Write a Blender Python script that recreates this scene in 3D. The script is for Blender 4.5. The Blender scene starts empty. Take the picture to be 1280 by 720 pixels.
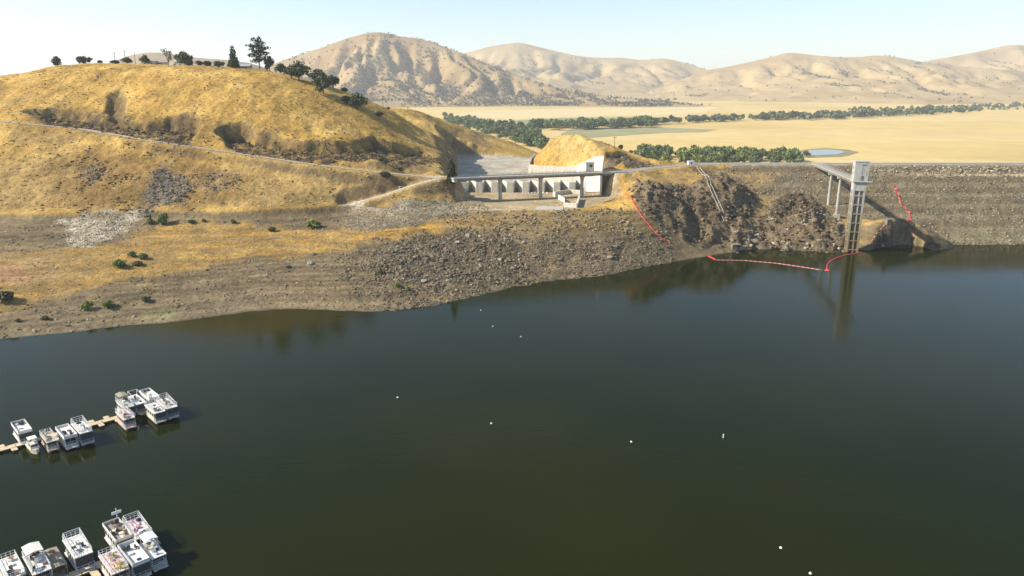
import bpy, bmesh, math, random
import numpy as np
from mathutils import Vector, Matrix
R = math.radians
scene = bpy.context.scene
C = scene.collection
rng = np.random.default_rng(11)
random.seed(5)

# ------------------------------------------------------------------ camera, world, sun, exposure
CAM_H, FPX, HORIZON = 75.0, 940.0, 105.0
PITCH = math.atan((360 - HORIZON) / FPX)
cam_d = bpy.data.cameras.new('camera')
cam = bpy.data.objects.new('camera', cam_d); C.objects.link(cam)
cam.location = (0, 0, CAM_H); cam.rotation_euler = (R(90) - PITCH, 0, 0)
cam_d.sensor_width = 36; cam_d.lens = 36 * FPX / 1280
cam_d.clip_start = 1; cam_d.clip_end = 40000
scene.camera = cam

SUN_EL = R(35)
SUN_H = Vector((-0.99, -0.14)).normalized()              # towards the sun, on the ground
sun_dir = Vector((SUN_H.x * math.cos(SUN_EL), SUN_H.y * math.cos(SUN_EL), math.sin(SUN_EL)))
world = bpy.data.worlds.new('World'); scene.world = world; world.use_nodes = True
wn = world.node_tree.nodes; wl = world.node_tree.links
sky = wn.new('ShaderNodeTexSky'); sky.sky_type = 'NISHITA'; sky.sun_disc = False
sky.sun_elevation = SUN_EL; sky.sun_rotation = math.atan2(SUN_H.x, SUN_H.y)
sky.altitude = 200; sky.air_density = 1.0; sky.dust_density = 0.5; sky.ozone_density = 2.4
wl.new(sky.outputs['Color'], wn['Background'].inputs['Color'])
wn['Background'].inputs['Strength'].default_value = 0.06
sd = bpy.data.lights.new('sun', 'SUN'); sd.energy = 2.55; sd.angle = R(0.53); sd.color = (1.0, 0.93, 0.79)
so = bpy.data.objects.new('sun', sd); C.objects.link(so)
so.rotation_euler = sun_dir.to_track_quat('Z', 'Y').to_euler(); so.location = (-300, -100, 400)
vs = scene.view_settings
vs.view_transform = 'Standard'; vs.look = 'None'; vs.exposure = 1.65; vs.gamma = 1; vs.use_curve_mapping = False
scene.render.engine = 'CYCLES'
scene.cycles.use_denoising = True
scene.cycles.volume_bounces = 1
scene.cycles.max_bounces = 6; scene.cycles.diffuse_bounces = 2
scene.cycles.sample_clamp_indirect = 6

# ------------------------------------------------------------------ a photo pixel gives a direction
CP, SP = math.cos(PITCH), math.sin(PITCH)
def ray(u, v):
    a, b = (u - 640) / FPX, (360 - v) / FPX
    return np.array([a, CP + b * SP, b * CP - SP])
def at(u, v, z=None, y=None):
    d = ray(u, v)
    t = (z - CAM_H) / d[2] if z is not None else y / d[1]
    return np.array([d[0] * t, d[1] * t, CAM_H + d[2] * t])

# ------------------------------------------------------------------ noise
_perm = np.random.default_rng(3).permutation(512)
_perm = np.concatenate([_perm, _perm])
def perlin(x, y, seed=0):
    x = np.asarray(x, float) + seed * 17.31; y = np.asarray(y, float) + seed * 9.77
    xi = np.floor(x).astype(int); yi = np.floor(y).astype(int)
    xf = x - xi; yf = y - yi
    fu = xf * xf * xf * (xf * (xf * 6 - 15) + 10); fv = yf * yf * yf * (yf * (yf * 6 - 15) + 10)
    def g(ix, iy, dx, dy):
        h = _perm[(_perm[ix & 511] + iy) & 511] * (2 * math.pi / 512)
        return np.cos(h) * dx + np.sin(h) * dy
    n00 = g(xi, yi, xf, yf); n10 = g(xi + 1, yi, xf - 1, yf)
    n01 = g(xi, yi + 1, xf, yf - 1); n11 = g(xi + 1, yi + 1, xf - 1, yf - 1)
    return 1.45 * ((n00 * (1 - fu) + n10 * fu) * (1 - fv) + (n01 * (1 - fu) + n11 * fu) * fv)
def fbm(x, y, o=4, seed=0, gain=0.5):
    s, a = 0, 1.0
    for i in range(o):
        s = s + a * perlin(x * 2 ** i, y * 2 ** i, seed + i); a *= gain
    return s
def ridged(x, y, o=4, seed=0):
    s, a = 0, 0.5
    for i in range(o):
        s = s + a * (1 - np.abs(perlin(x * 2 ** i, y * 2 ** i, seed + i))) ** 2; a *= 0.5
    return s
def sstep(a, b, x):
    t = np.clip((x - a) / (b - a), 0, 1); return t * t * (3 - 2 * t)

# ------------------------------------------------------------------ materials
def node_mat(name):
    m = bpy.data.materials.new(name); m.use_nodes = True
    nt = m.node_tree
    return m, nt, nt.nodes['Principled BSDF']
def mixc(nt, fac, a, b, mode='MIX'):
    n = nt.nodes.new('ShaderNodeMix'); n.data_type = 'RGBA'; n.blend_type = mode
    for s, val in ((n.inputs[0], fac), (n.inputs[6], a), (n.inputs[7], b)):
        if hasattr(val, 'is_linked') or isinstance(val, bpy.types.NodeSocket): nt.links.new(val, s)
        elif isinstance(val, (int, float)): s.default_value = val
        else: s.default_value = (*val, 1)
    return n.outputs[2]
def noise_n(nt, scale, detail=4, rough=0.6, coord=None, dist=0):
    n = nt.nodes.new('ShaderNodeTexNoise'); n.inputs['Scale'].default_value = scale
    n.inputs['Detail'].default_value = detail; n.inputs['Roughness'].default_value = rough
    n.inputs['Distortion'].default_value = dist
    if coord is not None: nt.links.new(coord, n.inputs['Vector'])
    return n.outputs['Fac']
def ramp(nt, fac, lo, hi):
    n = nt.nodes.new('ShaderNodeMapRange'); n.inputs[1].default_value = lo; n.inputs[2].default_value = hi
    nt.links.new(fac, n.inputs[0]); return n.outputs[0]
def bump_n(nt, h, strength, dist, bsdf, normal=None):
    n = nt.nodes.new('ShaderNodeBump'); n.inputs['Strength'].default_value = strength
    n.inputs['Distance'].default_value = dist
    nt.links.new(h, n.inputs['Height'])
    if normal is not None: nt.links.new(normal, n.inputs['Normal'])
    nt.links.new(n.outputs[0], bsdf.inputs['Normal']); return n.outputs[0]
def pos_n(nt): return nt.nodes.new('ShaderNodeNewGeometry').outputs['Position']
def obj_n(nt): return nt.nodes.new('ShaderNodeTexCoord').outputs['Object']
def plain(name, col, rough=0.7, var=0.25, scale=1.5, bump=0.0, metal=0.0, dirt=None):
    m, nt, b = node_mat(name)
    co = obj_n(nt)
    n = noise_n(nt, scale, 5, 0.65, co)
    c = mixc(nt, ramp(nt, n, 0.3, 0.7), [x * (1 - var) for x in col], [min(1, x * (1 + var)) for x in col])
    if dirt:
        d = noise_n(nt, scale * 0.35, 6, 0.7, co)
        c = mixc(nt, ramp(nt, d, 0.52, 0.72), c, dirt)
    nt.links.new(c, b.inputs['Base Color'])
    b.inputs['Roughness'].default_value = rough; b.inputs['Metallic'].default_value = metal
    if bump: bump_n(nt, n, bump, 0.1, b)
    return m
def attr_mat(name, scale_f, scale_c, var, bump_s, bump_d, rough=0.9):
    """albedo from the mesh's own colour attribute, broken up by world-space grain"""
    m, nt, b = node_mat(name)
    a = nt.nodes.new('ShaderNodeAttribute'); a.attribute_name = 'Col'
    p = pos_n(nt)
    n1 = noise_n(nt, scale_f, 6, 0.7, p); n2 = noise_n(nt, scale_c, 4, 0.6, p)
    k = mixc(nt, ramp(nt, n1, 0.3, 0.7), (1 - var,) * 3, (1 + var,) * 3)
    k2 = mixc(nt, ramp(nt, n2, 0.32, 0.68), (1 - var * 0.7, 1 - var * 0.75, 1 - var * 0.8), (1 + var * 0.5,) * 3)
    c = mixc(nt, 1.0, a.outputs['Color'], k, 'MULTIPLY'); c = mixc(nt, 1.0, c, k2, 'MULTIPLY')
    nt.links.new(c, b.inputs['Base Color']); b.inputs['Roughness'].default_value = rough
    b.inputs['Specular IOR Level'].default_value = 0.1
    bump_n(nt, n1, bump_s, bump_d, b)
    return m

# ------------------------------------------------------------------ mesh helpers
def link(name, me, m, parent=None, label=None, cat=None, group=None, kind=None):
    o = bpy.data.objects.new(name, me); C.objects.link(o)
    if m is not None:
        for x in (m if isinstance(m, (list, tuple)) else [m]): me.materials.append(x)
    o.parent = parent
    return tag(o, label, cat, group, kind)
def tag(o, label=None, cat=None, group=None, kind=None):
    if label: o['label'] = label
    if cat: o['category'] = cat
    if group: o['group'] = group
    if kind: o['kind'] = kind
    return o
def empty(name, loc, rz=0, label=None, cat=None, group=None):
    o = bpy.data.objects.new(name, None); C.objects.link(o)
    o.location = [float(q) for q in loc]; o.rotation_euler = (0, 0, rz); o.empty_display_size = 0.5
    return tag(o, label, cat, group)
def np_mesh(name, V, F, smooth=False, col=None):
    """V (n,3), F (m,k) arrays"""
    V = np.asarray(V, np.float32); F = np.asarray(F, np.int32); k = F.shape[1]
    me = bpy.data.meshes.new(name)
    me.vertices.add(len(V)); me.vertices.foreach_set('co', V.ravel())
    me.loops.add(F.size); me.loops.foreach_set('vertex_index', F.ravel())
    me.polygons.add(len(F)); me.polygons.foreach_set('loop_start', np.arange(0, F.size, k, dtype=np.int32))
    me.polygons.foreach_set('loop_total', np.full(len(F), k, np.int32))
    me.polygons.foreach_set('use_smooth', np.full(len(F), smooth, bool))
    if col is not None:
        ca = me.color_attributes.new('Col', 'FLOAT_COLOR', 'POINT')
        cc = np.ones((len(V), 4), np.float32); cc[:, :3] = col
        ca.data.foreach_set('color', cc.ravel())
    me.update(calc_edges=True); me.validate()
    return me
class MB:
    def __init__(s): s.v = []; s.f = []
    def box(s, c, d, rz=0, taper=1.0, rx=0):
        hx, hy, hz = d[0] / 2, d[1] / 2, d[2] / 2; n = len(s.v)
        m = Matrix.Translation(c) @ Matrix.Rotation(rz, 4, 'Z') @ Matrix.Rotation(rx, 4, 'Y')
        for z, t in ((-hz, 1), (hz, taper)):
            for x, y in ((-hx, -hy), (hx, -hy), (hx, hy), (-hx, hy)): s.v.append(tuple(m @ Vector((x * t, y * t, z))))
        for q in ((3, 2, 1, 0), (4, 5, 6, 7), (0, 1, 5, 4), (1, 2, 6, 5), (2, 3, 7, 6), (3, 0, 4, 7)): s.f.append(tuple(n + i for i in q))
        return s
    def tube(s, a, b, r, n=6, r2=None):
        a = Vector(a); b = Vector(b); r2 = r if r2 is None else r2
        q = (b - a).to_track_quat('Z', 'Y'); k = len(s.v)
        for p, rr in ((a, r), (b, r2)):
            for i in range(n):
                t = 2 * math.pi * i / n
                s.v.append(tuple(p + q @ Vector((rr * math.cos(t), rr * math.sin(t), 0))))
        for i in range(n): s.f.append((k + i, k + (i + 1) % n, k + n + (i + 1) % n, k + n + i))
        s.f.append(tuple(k + i for i in reversed(range(n)))); s.f.append(tuple(k + n + i for i in range(n)))
        return s
    def path(s, pts, r, n=6):
        for a, b in zip(pts[:-1], pts[1:]): s.tube(a, b, r, n)
        return s
    def prism(s, poly, z0, z1):
        n = len(poly); k = len(s.v)
        for z in (z0, z1):
            for x, y in poly: s.v.append((x, y, z))
        for i in range(n): s.f.append((k + i, k + (i + 1) % n, k + n + (i + 1) % n, k + n + i))
        s.f.append(tuple(k + i for i in reversed(range(n)))); s.f.append(tuple(k + n + i for i in range(n)))
        return s
    def loft(s, rings):
        k = len(s.v); n = len(rings[0])
        for r in rings: s.v += [tuple(p) for p in r]
        for j in range(len(rings) - 1):
            for i in range(n): s.f.append((k + j * n + i, k + j * n + (i + 1) % n, k + (j + 1) * n + (i + 1) % n, k + (j + 1) * n + i))
        s.f.append(tuple(k + i for i in reversed(range(n)))); s.f.append(tuple(k + (len(rings) - 1) * n + i for i in range(n)))
        return s
    def mesh(s, name):
        me = bpy.data.meshes.new(name); me.from_pydata([tuple(map(float, p)) for p in s.v], [], s.f); me.update()
        bm = bmesh.new(); bm.from_mesh(me); bmesh.ops.recalc_face_normals(bm, faces=bm.faces); bm.to_mesh(me); bm.free()
        return me
    def build(s, name, m, parent=None, **k): return link(name, s.mesh(name), m, parent, **k)

# ------------------------------------------------------------------ the ground between lake and valley: a world-space height field
ctl = []
def cz(*pts):
    for u, v, z in pts: ctl.append(at(u, v, z=z))
def cd(*pts):
    for u, v, d in pts: ctl.append(at(u, v, y=d))
SHORE = [(-200, 452), (-100, 437), (0, 424), (50, 419), (100, 414), (150, 408), (200, 404), (250, 398), (300, 391), (340, 387), (400, 387), (450, 389),
         (500, 388), (550, 380), (600, 369), (650, 358), (700, 350), (750, 345), (800, 335), (850, 326), (890, 319), (940, 313), (1000, 314),
         (1040, 314), (1085, 313), (1150, 313), (1180, 312)]
for u, v in SHORE:
    p = at(u, v, z=0); ctl.append(p)
    ctl.append(np.array([p[0], p[1] - 45, -8.0]))
# high-water line
cz((-250, 272, 19), (-120, 270, 19), (0, 268, 19), (100, 267, 19), (200, 264, 19), (300, 264, 19), (370, 262, 19), (430, 257, 19.5))
# hill road
ROAD_PX = [(-220, 133, 61.5), (-120, 141, 59), (0, 152, 55.5), (100, 161, 52), (200, 178, 46.6), (300, 192, 41.5), (380, 204, 37.5), (470, 215, 33.3), (520, 219.5, 31.2), (565, 221, 30.8)]
cz(*ROAD_PX)
RAMP_PX = [(432, 256, 19.6), (470, 247, 22.6), (515, 232, 27.5), (548, 223, 30.4)]
cz(*RAMP_PX[1:])
cz((500, 254, 20.9), (540, 256, 20.2), (575, 257, 20), (545, 238, 25.5), (600, 262, 19.6), (470, 290, 14), (560, 285, 14), (520, 272, 17.4))
for f in (0.4, 0.75): ctl.append(at(440, 389, z=0) + f * (at(440, 258, z=19.3) - at(440, 389, z=0)))
# rising ground above the road
def between(p, q, fr=(0.33, 0.67), dz=0.0):
    for f in fr: ctl.append(p + (q - p) * f + np.array([0, 0, dz]))
for u, vh, vr, zr in ((-120, 270, 141, 59), (0, 268, 152, 55.5), (100, 267, 161, 52), (200, 264, 178, 46.6), (300, 264, 192, 41.5), (370, 262, 202.5, 38)):
    between(at(u, vh, z=19), at(u, vr, z=zr))
for u, v0, vh in ((-100, 437, 270), (0, 424, 268), (100, 414, 267), (200, 404, 264), (300, 391, 264), (400, 387, 260)):
    between(at(u, v0, z=0), at(u, vh, z=19), (0.5,))
cd((-120, 122, 470), (0, 133, 440), (100, 140, 432), (200, 150, 414), (300, 165, 402), (400, 172, 405), (480, 190, 400), (100, 112, 455), (200, 112, 440), (300, 118, 432), (400, 140, 432))
# ridge
cd((-250, 125, 560), (-120, 108, 525), (0, 96, 500), (60, 87, 490), (120, 86, 485), (200, 85, 480), (280, 85, 476), (330, 90, 472), (370, 100, 468),
   (420, 114, 468), (460, 129, 476), (500, 146, 495), (532, 168, 490), (558, 189, 460), (572, 206, 428))
# back of the hill
cd((522, 139, 650), (560, 152, 680), (600, 165, 700), (640, 178, 715), (680, 196, 725), (570, 170, 645), (620, 186, 662), (540, 158, 600))
for p in ((-64, 540, 42.5), (-66, 590, 39.5), (100, 446, 22), (112, 442, 26), (90, 462, 20), (104, 436, 30)): ctl.append(np.array(p, float))
for p in ((-330, 640, 68), (-200, 560, 79), (-200, 640, 64), (-100, 540, 56), (-100, 620, 52), (-200, 745, 30), (-380, 745, 30), (-100, 760, 34), (20, 770, -4), (-40, 775, 14),
          (60, 700, 2), (80, 600, 2), (130, 520, -2), (120, 560, -4), (180, 560, -8), (100, 480, 10), (150, 470, -2)): ctl.append(np.array(p, float))
# knoll beside the spillway
cd((672, 190, 540), (688, 170, 490), (705, 165, 475), (725, 169, 465), (760, 180, 450), (800, 195, 435), (765, 200, 408), (745, 193, 420))
cz((775, 216, 31), (800, 213, 31), (850, 208.5, 31), (895, 206.5, 31), (700, 262, 19.5), (640, 263, 19.5), (750, 258, 20), (770, 247, 19.6), (735, 256, 19.5))
# cliff
cz((795, 232, 27), (830, 229, 27.5), (870, 225, 28), (912, 229, 26.8))
cd((938, 240, 392), (970, 247, 388), (905, 208, 428))
for p in ((122, 402, 20), (135, 398, 17), (112, 416, 24.5), (150, 408, 13), (128, 425, 24)): ctl.append(np.array(p, float))
cz((800, 285, 12.5), (850, 303, 5.5), (890, 305, 3.4), (918, 300, 4.2), (830, 262, 18.3), (700, 300, 10.5), (760, 291, 11.8))
cz((945, 262, 14.5), (985, 254, 16.5), (1030, 266, 13), (960, 288, 6.5), (1000, 288, 7.5), (1040, 286, 7))
cz((1085, 276, 10), (1110, 281, 10.2), (1150, 292, 6.5), (1176, 305, 2))
for p in ((232, 364, -12), (300, 364, -20), (220, 405, -12), (420, 380, -40), (420, 500, -40), (250, 470, -30), (175, 420, 8), (148, 435, 14)): ctl.append(np.array(p, float))
ctl = np.array(ctl)

def rbf_fit(P, c=14.0):
    n = len(P); X = P[:, :2]
    A = np.sqrt(((X[:, None] - X[None]) ** 2).sum(2) + c * c)
    A = -A + np.eye(n) * -0.15
    Q = np.c_[np.ones(n), X / 100]
    M = np.block([[A, Q], [Q.T, np.zeros((3, 3))]])
    w = np.linalg.solve(M, np.r_[P[:, 2], 0, 0, 0])
    def ev(x, y):
        out = w[n] + w[n + 1] * x / 100 + w[n + 2] * y / 100
        for i in range(n): out = out - w[i] * np.sqrt((x - X[i, 0]) ** 2 + (y - X[i, 1]) ** 2 + c * c)
        return out
    return ev
def seg_dist(x, y, pts):
    """distance to a polyline and its height at the nearest point"""
    best = np.full(x.shape, 1e9); hz = np.zeros(x.shape)
    for a, b in zip(pts[:-1], pts[1:]):
        dx, dy = b[0] - a[0], b[1] - a[1]
        t = np.clip(((x - a[0]) * dx + (y - a[1]) * dy) / (dx * dx + dy * dy), 0, 1)
        d = np.hypot(x - a[0] - t * dx, y - a[1] - t * dy)
        k = d < best; best = np.where(k, d, best); hz = np.where(k, a[2] + t * (b[2] - a[2]), hz)
    return best, hz
def inside(x, y, poly):
    c = np.zeros(x.shape, bool); n = len(poly)
    for i in range(n):
        x0, y0 = poly[i][:2]; x1, y1 = poly[(i + 1) % n][:2]
        k = ((y0 > y) != (y1 > y)); c ^= k & (x < (x1 - x0) * (y - y0) / ((y1 - y0) or 1e-9) + x0)
    return c
def sdist(x, y, poly):
    d, _ = seg_dist(x, y, [(*p[:2], 0) for p in poly] + [(*poly[0][:2], 0)])
    return np.where(inside(x, y, poly), -d, d)

gx = np.arange(-430, 430.1, 0.95)
gy = np.concatenate([np.arange(180, 440, 0.85), np.arange(440, 780, 2.0)])
NX, NY = len(gx), len(gy)
X, Y = np.meshgrid(gx, gy)
rb = rbf_fit(ctl)
xc = np.arange(-434, 440, 4.0); yc = np.arange(176, 792, 4.0)
ZC = rb(*np.meshgrid(xc, yc))
def cubic_w(t): return [((-t + 2) * t - 1) * t / 2, ((3 * t - 5) * t * t + 2) / 2, ((-3 * t + 4) * t + 1) * t / 2, (t - 1) * t * t / 2]
def upsample(Z, x0, y0, h, x, y):
    fx = (x - x0) / h; ix = np.clip(np.floor(fx).astype(int), 1, Z.shape[1] - 3); wx = cubic_w(fx - ix)
    fy = (y - y0) / h; iy = np.clip(np.floor(fy).astype(int), 1, Z.shape[0] - 3); wy = cubic_w(fy - iy)
    T = sum(Z[:, ix + k - 1] * wx[k][None] for k in range(4))
    return sum(T[iy + k - 1] * wy[k][:, None] for k in range(4))
Z = upsample(ZC, -434, 176, 4.0, gx, gy)

# spillway channel: flat floor with cut sides
CH_FRONT = [(-27, 343), (27, 342), (38, 352), (55, 380), (52, 396), (46, 405), (-27, 405)]
CH_BACK = [(-28, 403), (46, 403), (43, 415), (36, 432), (22, 470), (11, 492), (14, 560), (19, 622), (-44, 622)]
FLOOR, CHUTE = 19.5, 17.4
s1 = sdist(X, Y, CH_FRONT); s2 = sdist(X, Y, CH_BACK)
s1w = np.maximum(0, s1 + (2.2 * fbm(X / 9, Y / 9, 3, 27) + 0.6) * sstep(0.5, 4, s1)); s2w = np.maximum(0, s2 + 2.6 * fbm(X / 10, Y / 10, 3, 28) * sstep(0.5, 5, s2) * (X < 0))
Z = np.where(Y > 345, np.minimum(Z, FLOOR + s1w * 1.15), Z)
kf = (1 - sstep(-1.0, 7.0, s1 + 1.5 * fbm(X / 7, Y / 7, 2, 29))) * (1 - sstep(350, 362, Y)) * (X < 45)
Z = Z * (1 - kf) + FLOOR * kf
Z = np.where(s1 < 0, FLOOR + 0 * Z, Z)
Z = np.minimum(Z, CHUTE + s2w * np.where(X > 0, 1.7, 1.5)); Z = np.where(s2 < 0, CHUTE, Z)
# the natural ground stops short of the valley sheet
edge = np.maximum(sstep(738, 779, Y), sstep(395, 428, np.abs(X)) * sstep(430, 600, Y))
Z = Z * (1 - edge) - 16 * edge
Z0 = Z.copy()
# dam embankment
DAM_Y0, DAM_S, CREST = 356.0, 0.419, 31.0
def dam_z(x, y):
    up = (y - DAM_Y0 - 0.01 * (x - 200)) * DAM_S
    dn = CREST - np.maximum(0, y - 440.5) * 0.5
    return np.minimum(np.minimum(up, CREST), dn)
ZD = dam_z(X, Y)
ZD = np.where(X < 96, -50, ZD)

def samp(G, x, y):
    fx = np.clip((np.asarray(x) - gx[0]) / 0.95, 0, NX - 1.001); ix = fx.astype(int); tx = fx - ix
    iy = np.clip(np.searchsorted(gy, np.asarray(y), side='right') - 1, 0, NY - 2); ty = np.clip((np.asarray(y) - gy[iy]) / (gy[iy + 1] - gy[iy]), 0, 1)
    return (G[iy, ix] * (1 - tx) + G[iy, ix + 1] * tx) * (1 - ty) + (G[iy + 1, ix] * (1 - tx) + G[iy + 1, ix + 1] * tx) * ty
def hit(u, v, G=None):
    """where the line of sight meets the ground"""
    G = HG if G is None else G
    d = ray(u, v); t = np.arange(180, 790, 0.4) / d[1]
    x, y, z = d[0] * t, d[1] * t, CAM_H + d[2] * t
    k = np.nonzero(np.maximum(samp(G, x, y), 0) >= z)[0]
    i = k[0] if len(k) else len(t) - 1
    return np.array([x[i], y[i], z[i]])
HG = np.maximum(Z0, ZD)
def wpoly(px): return [hit(u, v)[:2] for u, v in px]
def zone(px, soft=3.0, wob=3.0, seed=0, wl=9.0):
    s = sdist(X, Y, wpoly(px)) + wob * fbm(X / wl, Y / wl, 3, seed)
    return 1 - sstep(-soft, soft, s)

# -- relief
slope_y, slope_x = np.gradient(Z0, gy, gx)
hill = sstep(18.5, 22, Z0) * (1 - 0.4 * sstep(0, 20, -sdist(X, Y, [(-30, 325), (150, 325), (150, 640), (-50, 640)])) )
z_cliff = zone([(782, 240), (800, 229), (870, 226), (935, 228), (948, 250), (930, 300), (905, 309), (860, 305), (835, 285), (800, 262)], 2, 2, 1)
z_knob = zone([(905, 285), (960, 262), (1000, 262), (1045, 272), (1062, 300), (1062, 316), (1000, 318), (920, 317)], 2, 2, 2)
z_knob2 = zone([(962, 268), (968, 252), (1000, 248), (1032, 262), (1015, 272)], 1.5, 1.5, 3)
z_point = zone([(1084, 315), (1105, 281), (1150, 290), (1172, 305), (1170, 316)], 1.5, 1.5, 4)
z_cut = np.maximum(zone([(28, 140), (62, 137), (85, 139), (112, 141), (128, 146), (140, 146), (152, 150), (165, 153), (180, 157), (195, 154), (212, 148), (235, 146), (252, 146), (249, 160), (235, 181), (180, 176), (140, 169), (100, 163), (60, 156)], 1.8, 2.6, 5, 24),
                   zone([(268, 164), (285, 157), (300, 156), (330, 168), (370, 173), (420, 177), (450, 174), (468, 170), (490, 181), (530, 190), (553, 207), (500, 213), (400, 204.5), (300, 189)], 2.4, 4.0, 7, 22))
z_gully = zone([(136, 118), (150, 111), (157, 112), (154, 140), (152, 152), (142, 150), (136, 138)], 2.0, 2, 8)
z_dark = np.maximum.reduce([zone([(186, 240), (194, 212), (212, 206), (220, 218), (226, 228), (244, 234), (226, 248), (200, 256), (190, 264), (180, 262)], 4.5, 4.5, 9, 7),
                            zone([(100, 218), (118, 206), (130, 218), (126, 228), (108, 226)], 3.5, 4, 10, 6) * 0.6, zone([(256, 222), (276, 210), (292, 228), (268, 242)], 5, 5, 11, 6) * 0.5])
z_white = zone([(68, 272), (98, 268), (170, 263), (182, 264), (168, 280), (125, 305), (100, 314), (84, 304), (85, 285)], 1.5, 2.5, 12, 6)
z_red = zone([(-60, 335), (0, 330), (28, 336), (40, 348), (10, 354), (-60, 362)], 4, 4, 13)
z_mud = zone([(-60, 300), (0, 305), (60, 305), (110, 330), (60, 360), (-60, 365)], 5, 5, 14)
z_berm = zone([(428, 258), (480, 261), (560, 252), (600, 250), (612, 262), (560, 272), (500, 284), (458, 291), (436, 288), (432, 272)], 0.8, 1.0, 15, 4)
z_boul = zone([(420, 330), (480, 303), (560, 290), (640, 296), (720, 300), (790, 296), (835, 310), (842, 328), (740, 346), (600, 370), (520, 388), (470, 384), (440, 360)], 5, 6, 16)
z_bouldk = zone([(478, 318), (520, 304), (590, 293), (640, 300), (660, 330), (640, 352), (560, 360), (480, 345)], 6, 6, 17)
z_brown = zone([(560, 268), (760, 262), (790, 262), (845, 300), (780, 296), (640, 296), (560, 290)], 3, 3, 18)
z_tan = zone([(930, 232), (1000, 240), (1060, 266), (1110, 276), (1185, 306), (1178, 312), (1140, 292), (1100, 279), (1060, 285), (1030, 266), (990, 248), (960, 262), (930, 300), (915, 290), (945, 255)], 1.5, 1.5, 19)
z_goldr = zone([(778, 220), (800, 214), (870, 210), (890, 209), (942, 228), (930, 230), (870, 224), (800, 232), (782, 240)], 1, 1, 20)
z_goldm = zone([(440, 300), (480, 286), (560, 274), (600, 268), (640, 270), (600, 284), (540, 292), (480, 300)], 2, 2, 21)
z_goldl = zone([(-40, 404), (40, 378), (150, 352), (300, 324), (420, 316), (500, 298), (480, 288), (430, 286), (300, 278), (200, 281), (150, 303), (80, 312), (-40, 318)], 4, 5, 22)
z_kn = zone([(752, 204), (764, 190), (785, 190.5), (805, 197), (840, 208.5), (830, 210.5), (800, 211), (762, 212)], 0.8, 1.2, 26, 5)
z_kl = zone([(676, 190), (690, 170), (715, 168), (760, 182), (752, 205), (720, 200), (690, 198)], 3, 2, 27)
rock_amp = np.maximum.reduce([z_cliff * 1.0, z_knob * 0.9, z_knob2, z_point * 0.6, z_cut * 0.5, z_gully * 0.3, z_kn * 0.5])
ch_in = np.minimum(s1, s2)
flat = 1 - sstep(0.0, 6.0, ch_in)
dn = np.where(Y > 345, 1, 0)

D = 0.9 * fbm(X / 38, Y / 38, 3, 30) + 0.55 * fbm(X / 9, Y / 9, 3, 33)
D = D * hill + (1 - hill) * (0.22 * fbm(X / 14, Y / 14, 3, 35) * sstep(0.3, 4, Z0) + 0.1 * fbm(X / 4, Y / 4, 2, 36))
D += hill * (-1.0 * sstep(0.62, 0.85, ridged((X + 0.5 * Y) / 60, Y / 130, 2, 40)) + 0.26 * fbm(X / 3.0, Y / 2.4, 2, 41))
rk = ridged(X / 13 + 0.2 * fbm(X / 9, Y / 9, 2, 50), Y / 13, 4, 51) - 0.55
rk2 = fbm(X / 4.2, Y / 4.2, 3, 55)
D += rock_amp * (6.5 * rk + 1.5 * rk2 + 0.55 * fbm(X / 1.9, Y / 1.9, 2, 57))
D += -2.4 * z_kn + z_kl * (2.6 * (ridged(X / 16, Y / 20, 3, 58) - 0.6) + 0.5 * fbm(X / 5, Y / 5, 3, 59))
D -= z_gully * 3.6
D += 2.2 * z_knob2 - 0.2 * z_dark
D += z_boul * (0.5 * fbm(X / 6, Y / 6, 3, 60) + 0.25 * fbm(X / 2.2, Y / 2.2, 2, 61))
D += z_white * 0.3 * fbm(X / 3, Y / 3, 2, 62)
# wave-cut benches, and the scarp at the high-water line
low = sstep(2.0, 6, Z0) * (1 - sstep(17.5, 19.0, Z0)) * (Y < 372)
D += low * 0.28 * np.abs(np.sin(math.pi * (Z0 + 0.5 * fbm(X / 40, Y / 40, 2, 63)) / 2.1))
left = 1 - sstep(-78, -70, X)
sc_h = np.clip(0.75 + 0.8 * fbm(X / 25, Y / 60, 3, 66), 0.1, 1.5)
D += left * sc_h * (-1.0 * sstep(13, 18.2, Z0) * (1 - sstep(18.2, 19.3, Z0)) + 0.35 * sstep(18.2, 19.3, Z0) * (1 - sstep(19.3, 22, Z0)))
Z = Z0 + D * (1 - flat)
# bare rock cut above the hill road
_rd, _rz = seg_dist(X, Y, [at(u, v, z=z) for u, v, z in ROAD_PX])
cut_floor = _rz + 0.2 + 1.4 * fbm(X / 5, Y / 5, 3, 69) + 0.06 * np.maximum(0, _rd - 3.5) + 1.8 * (ridged(X / 7, Y / 7, 3, 67) - 0.55)
Z = np.where(X < -100, Z - z_cut * np.clip(Z - cut_floor, 0, 9.5) * 0.9, Z - z_cut * np.clip(Z - cut_floor, 0, 8) * 0.75)
# undercut bay behind the smooth slab by the tower
bay = 1 - sstep(-1.2, 0.8, sdist(X, Y, [(166.5, 341), (171, 348), (180, 352), (190, 358.5), (194, 358.5), (199, 336), (166, 334)]) + 1.3 * fbm(X / 5, Y / 5, 3, 68))
Z = Z * (1 - bay) - 2.5 * bay
ROAD = [at(u, v, z=z) for u, v, z in ROAD_PX]; RAMP = [at(u, v, z=z) for u, v, z in RAMP_PX]
TRACK = [at(u, v, z=z) for u, v, z in [(432, 256, 19.6), (480, 262, 18.8), (560, 263.5, 18.6), (640, 262.5, 19.2)]]
CRESTR = [at(u, v, z=z) for u, v, z in [(776, 215.5, 31), (810, 210.5, 31), (850, 207, 31), (900, 204.5, 31)]] + [np.array([240, 436, 31.0]), np.array([430, 436.5, 31.0])]
def bench(Zq, pts, w, bl):
    d, h = seg_dist(X, Y, pts); k = 1 - sstep(w, w + bl, d)
    return Zq * (1 - k) + h * k
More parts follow.
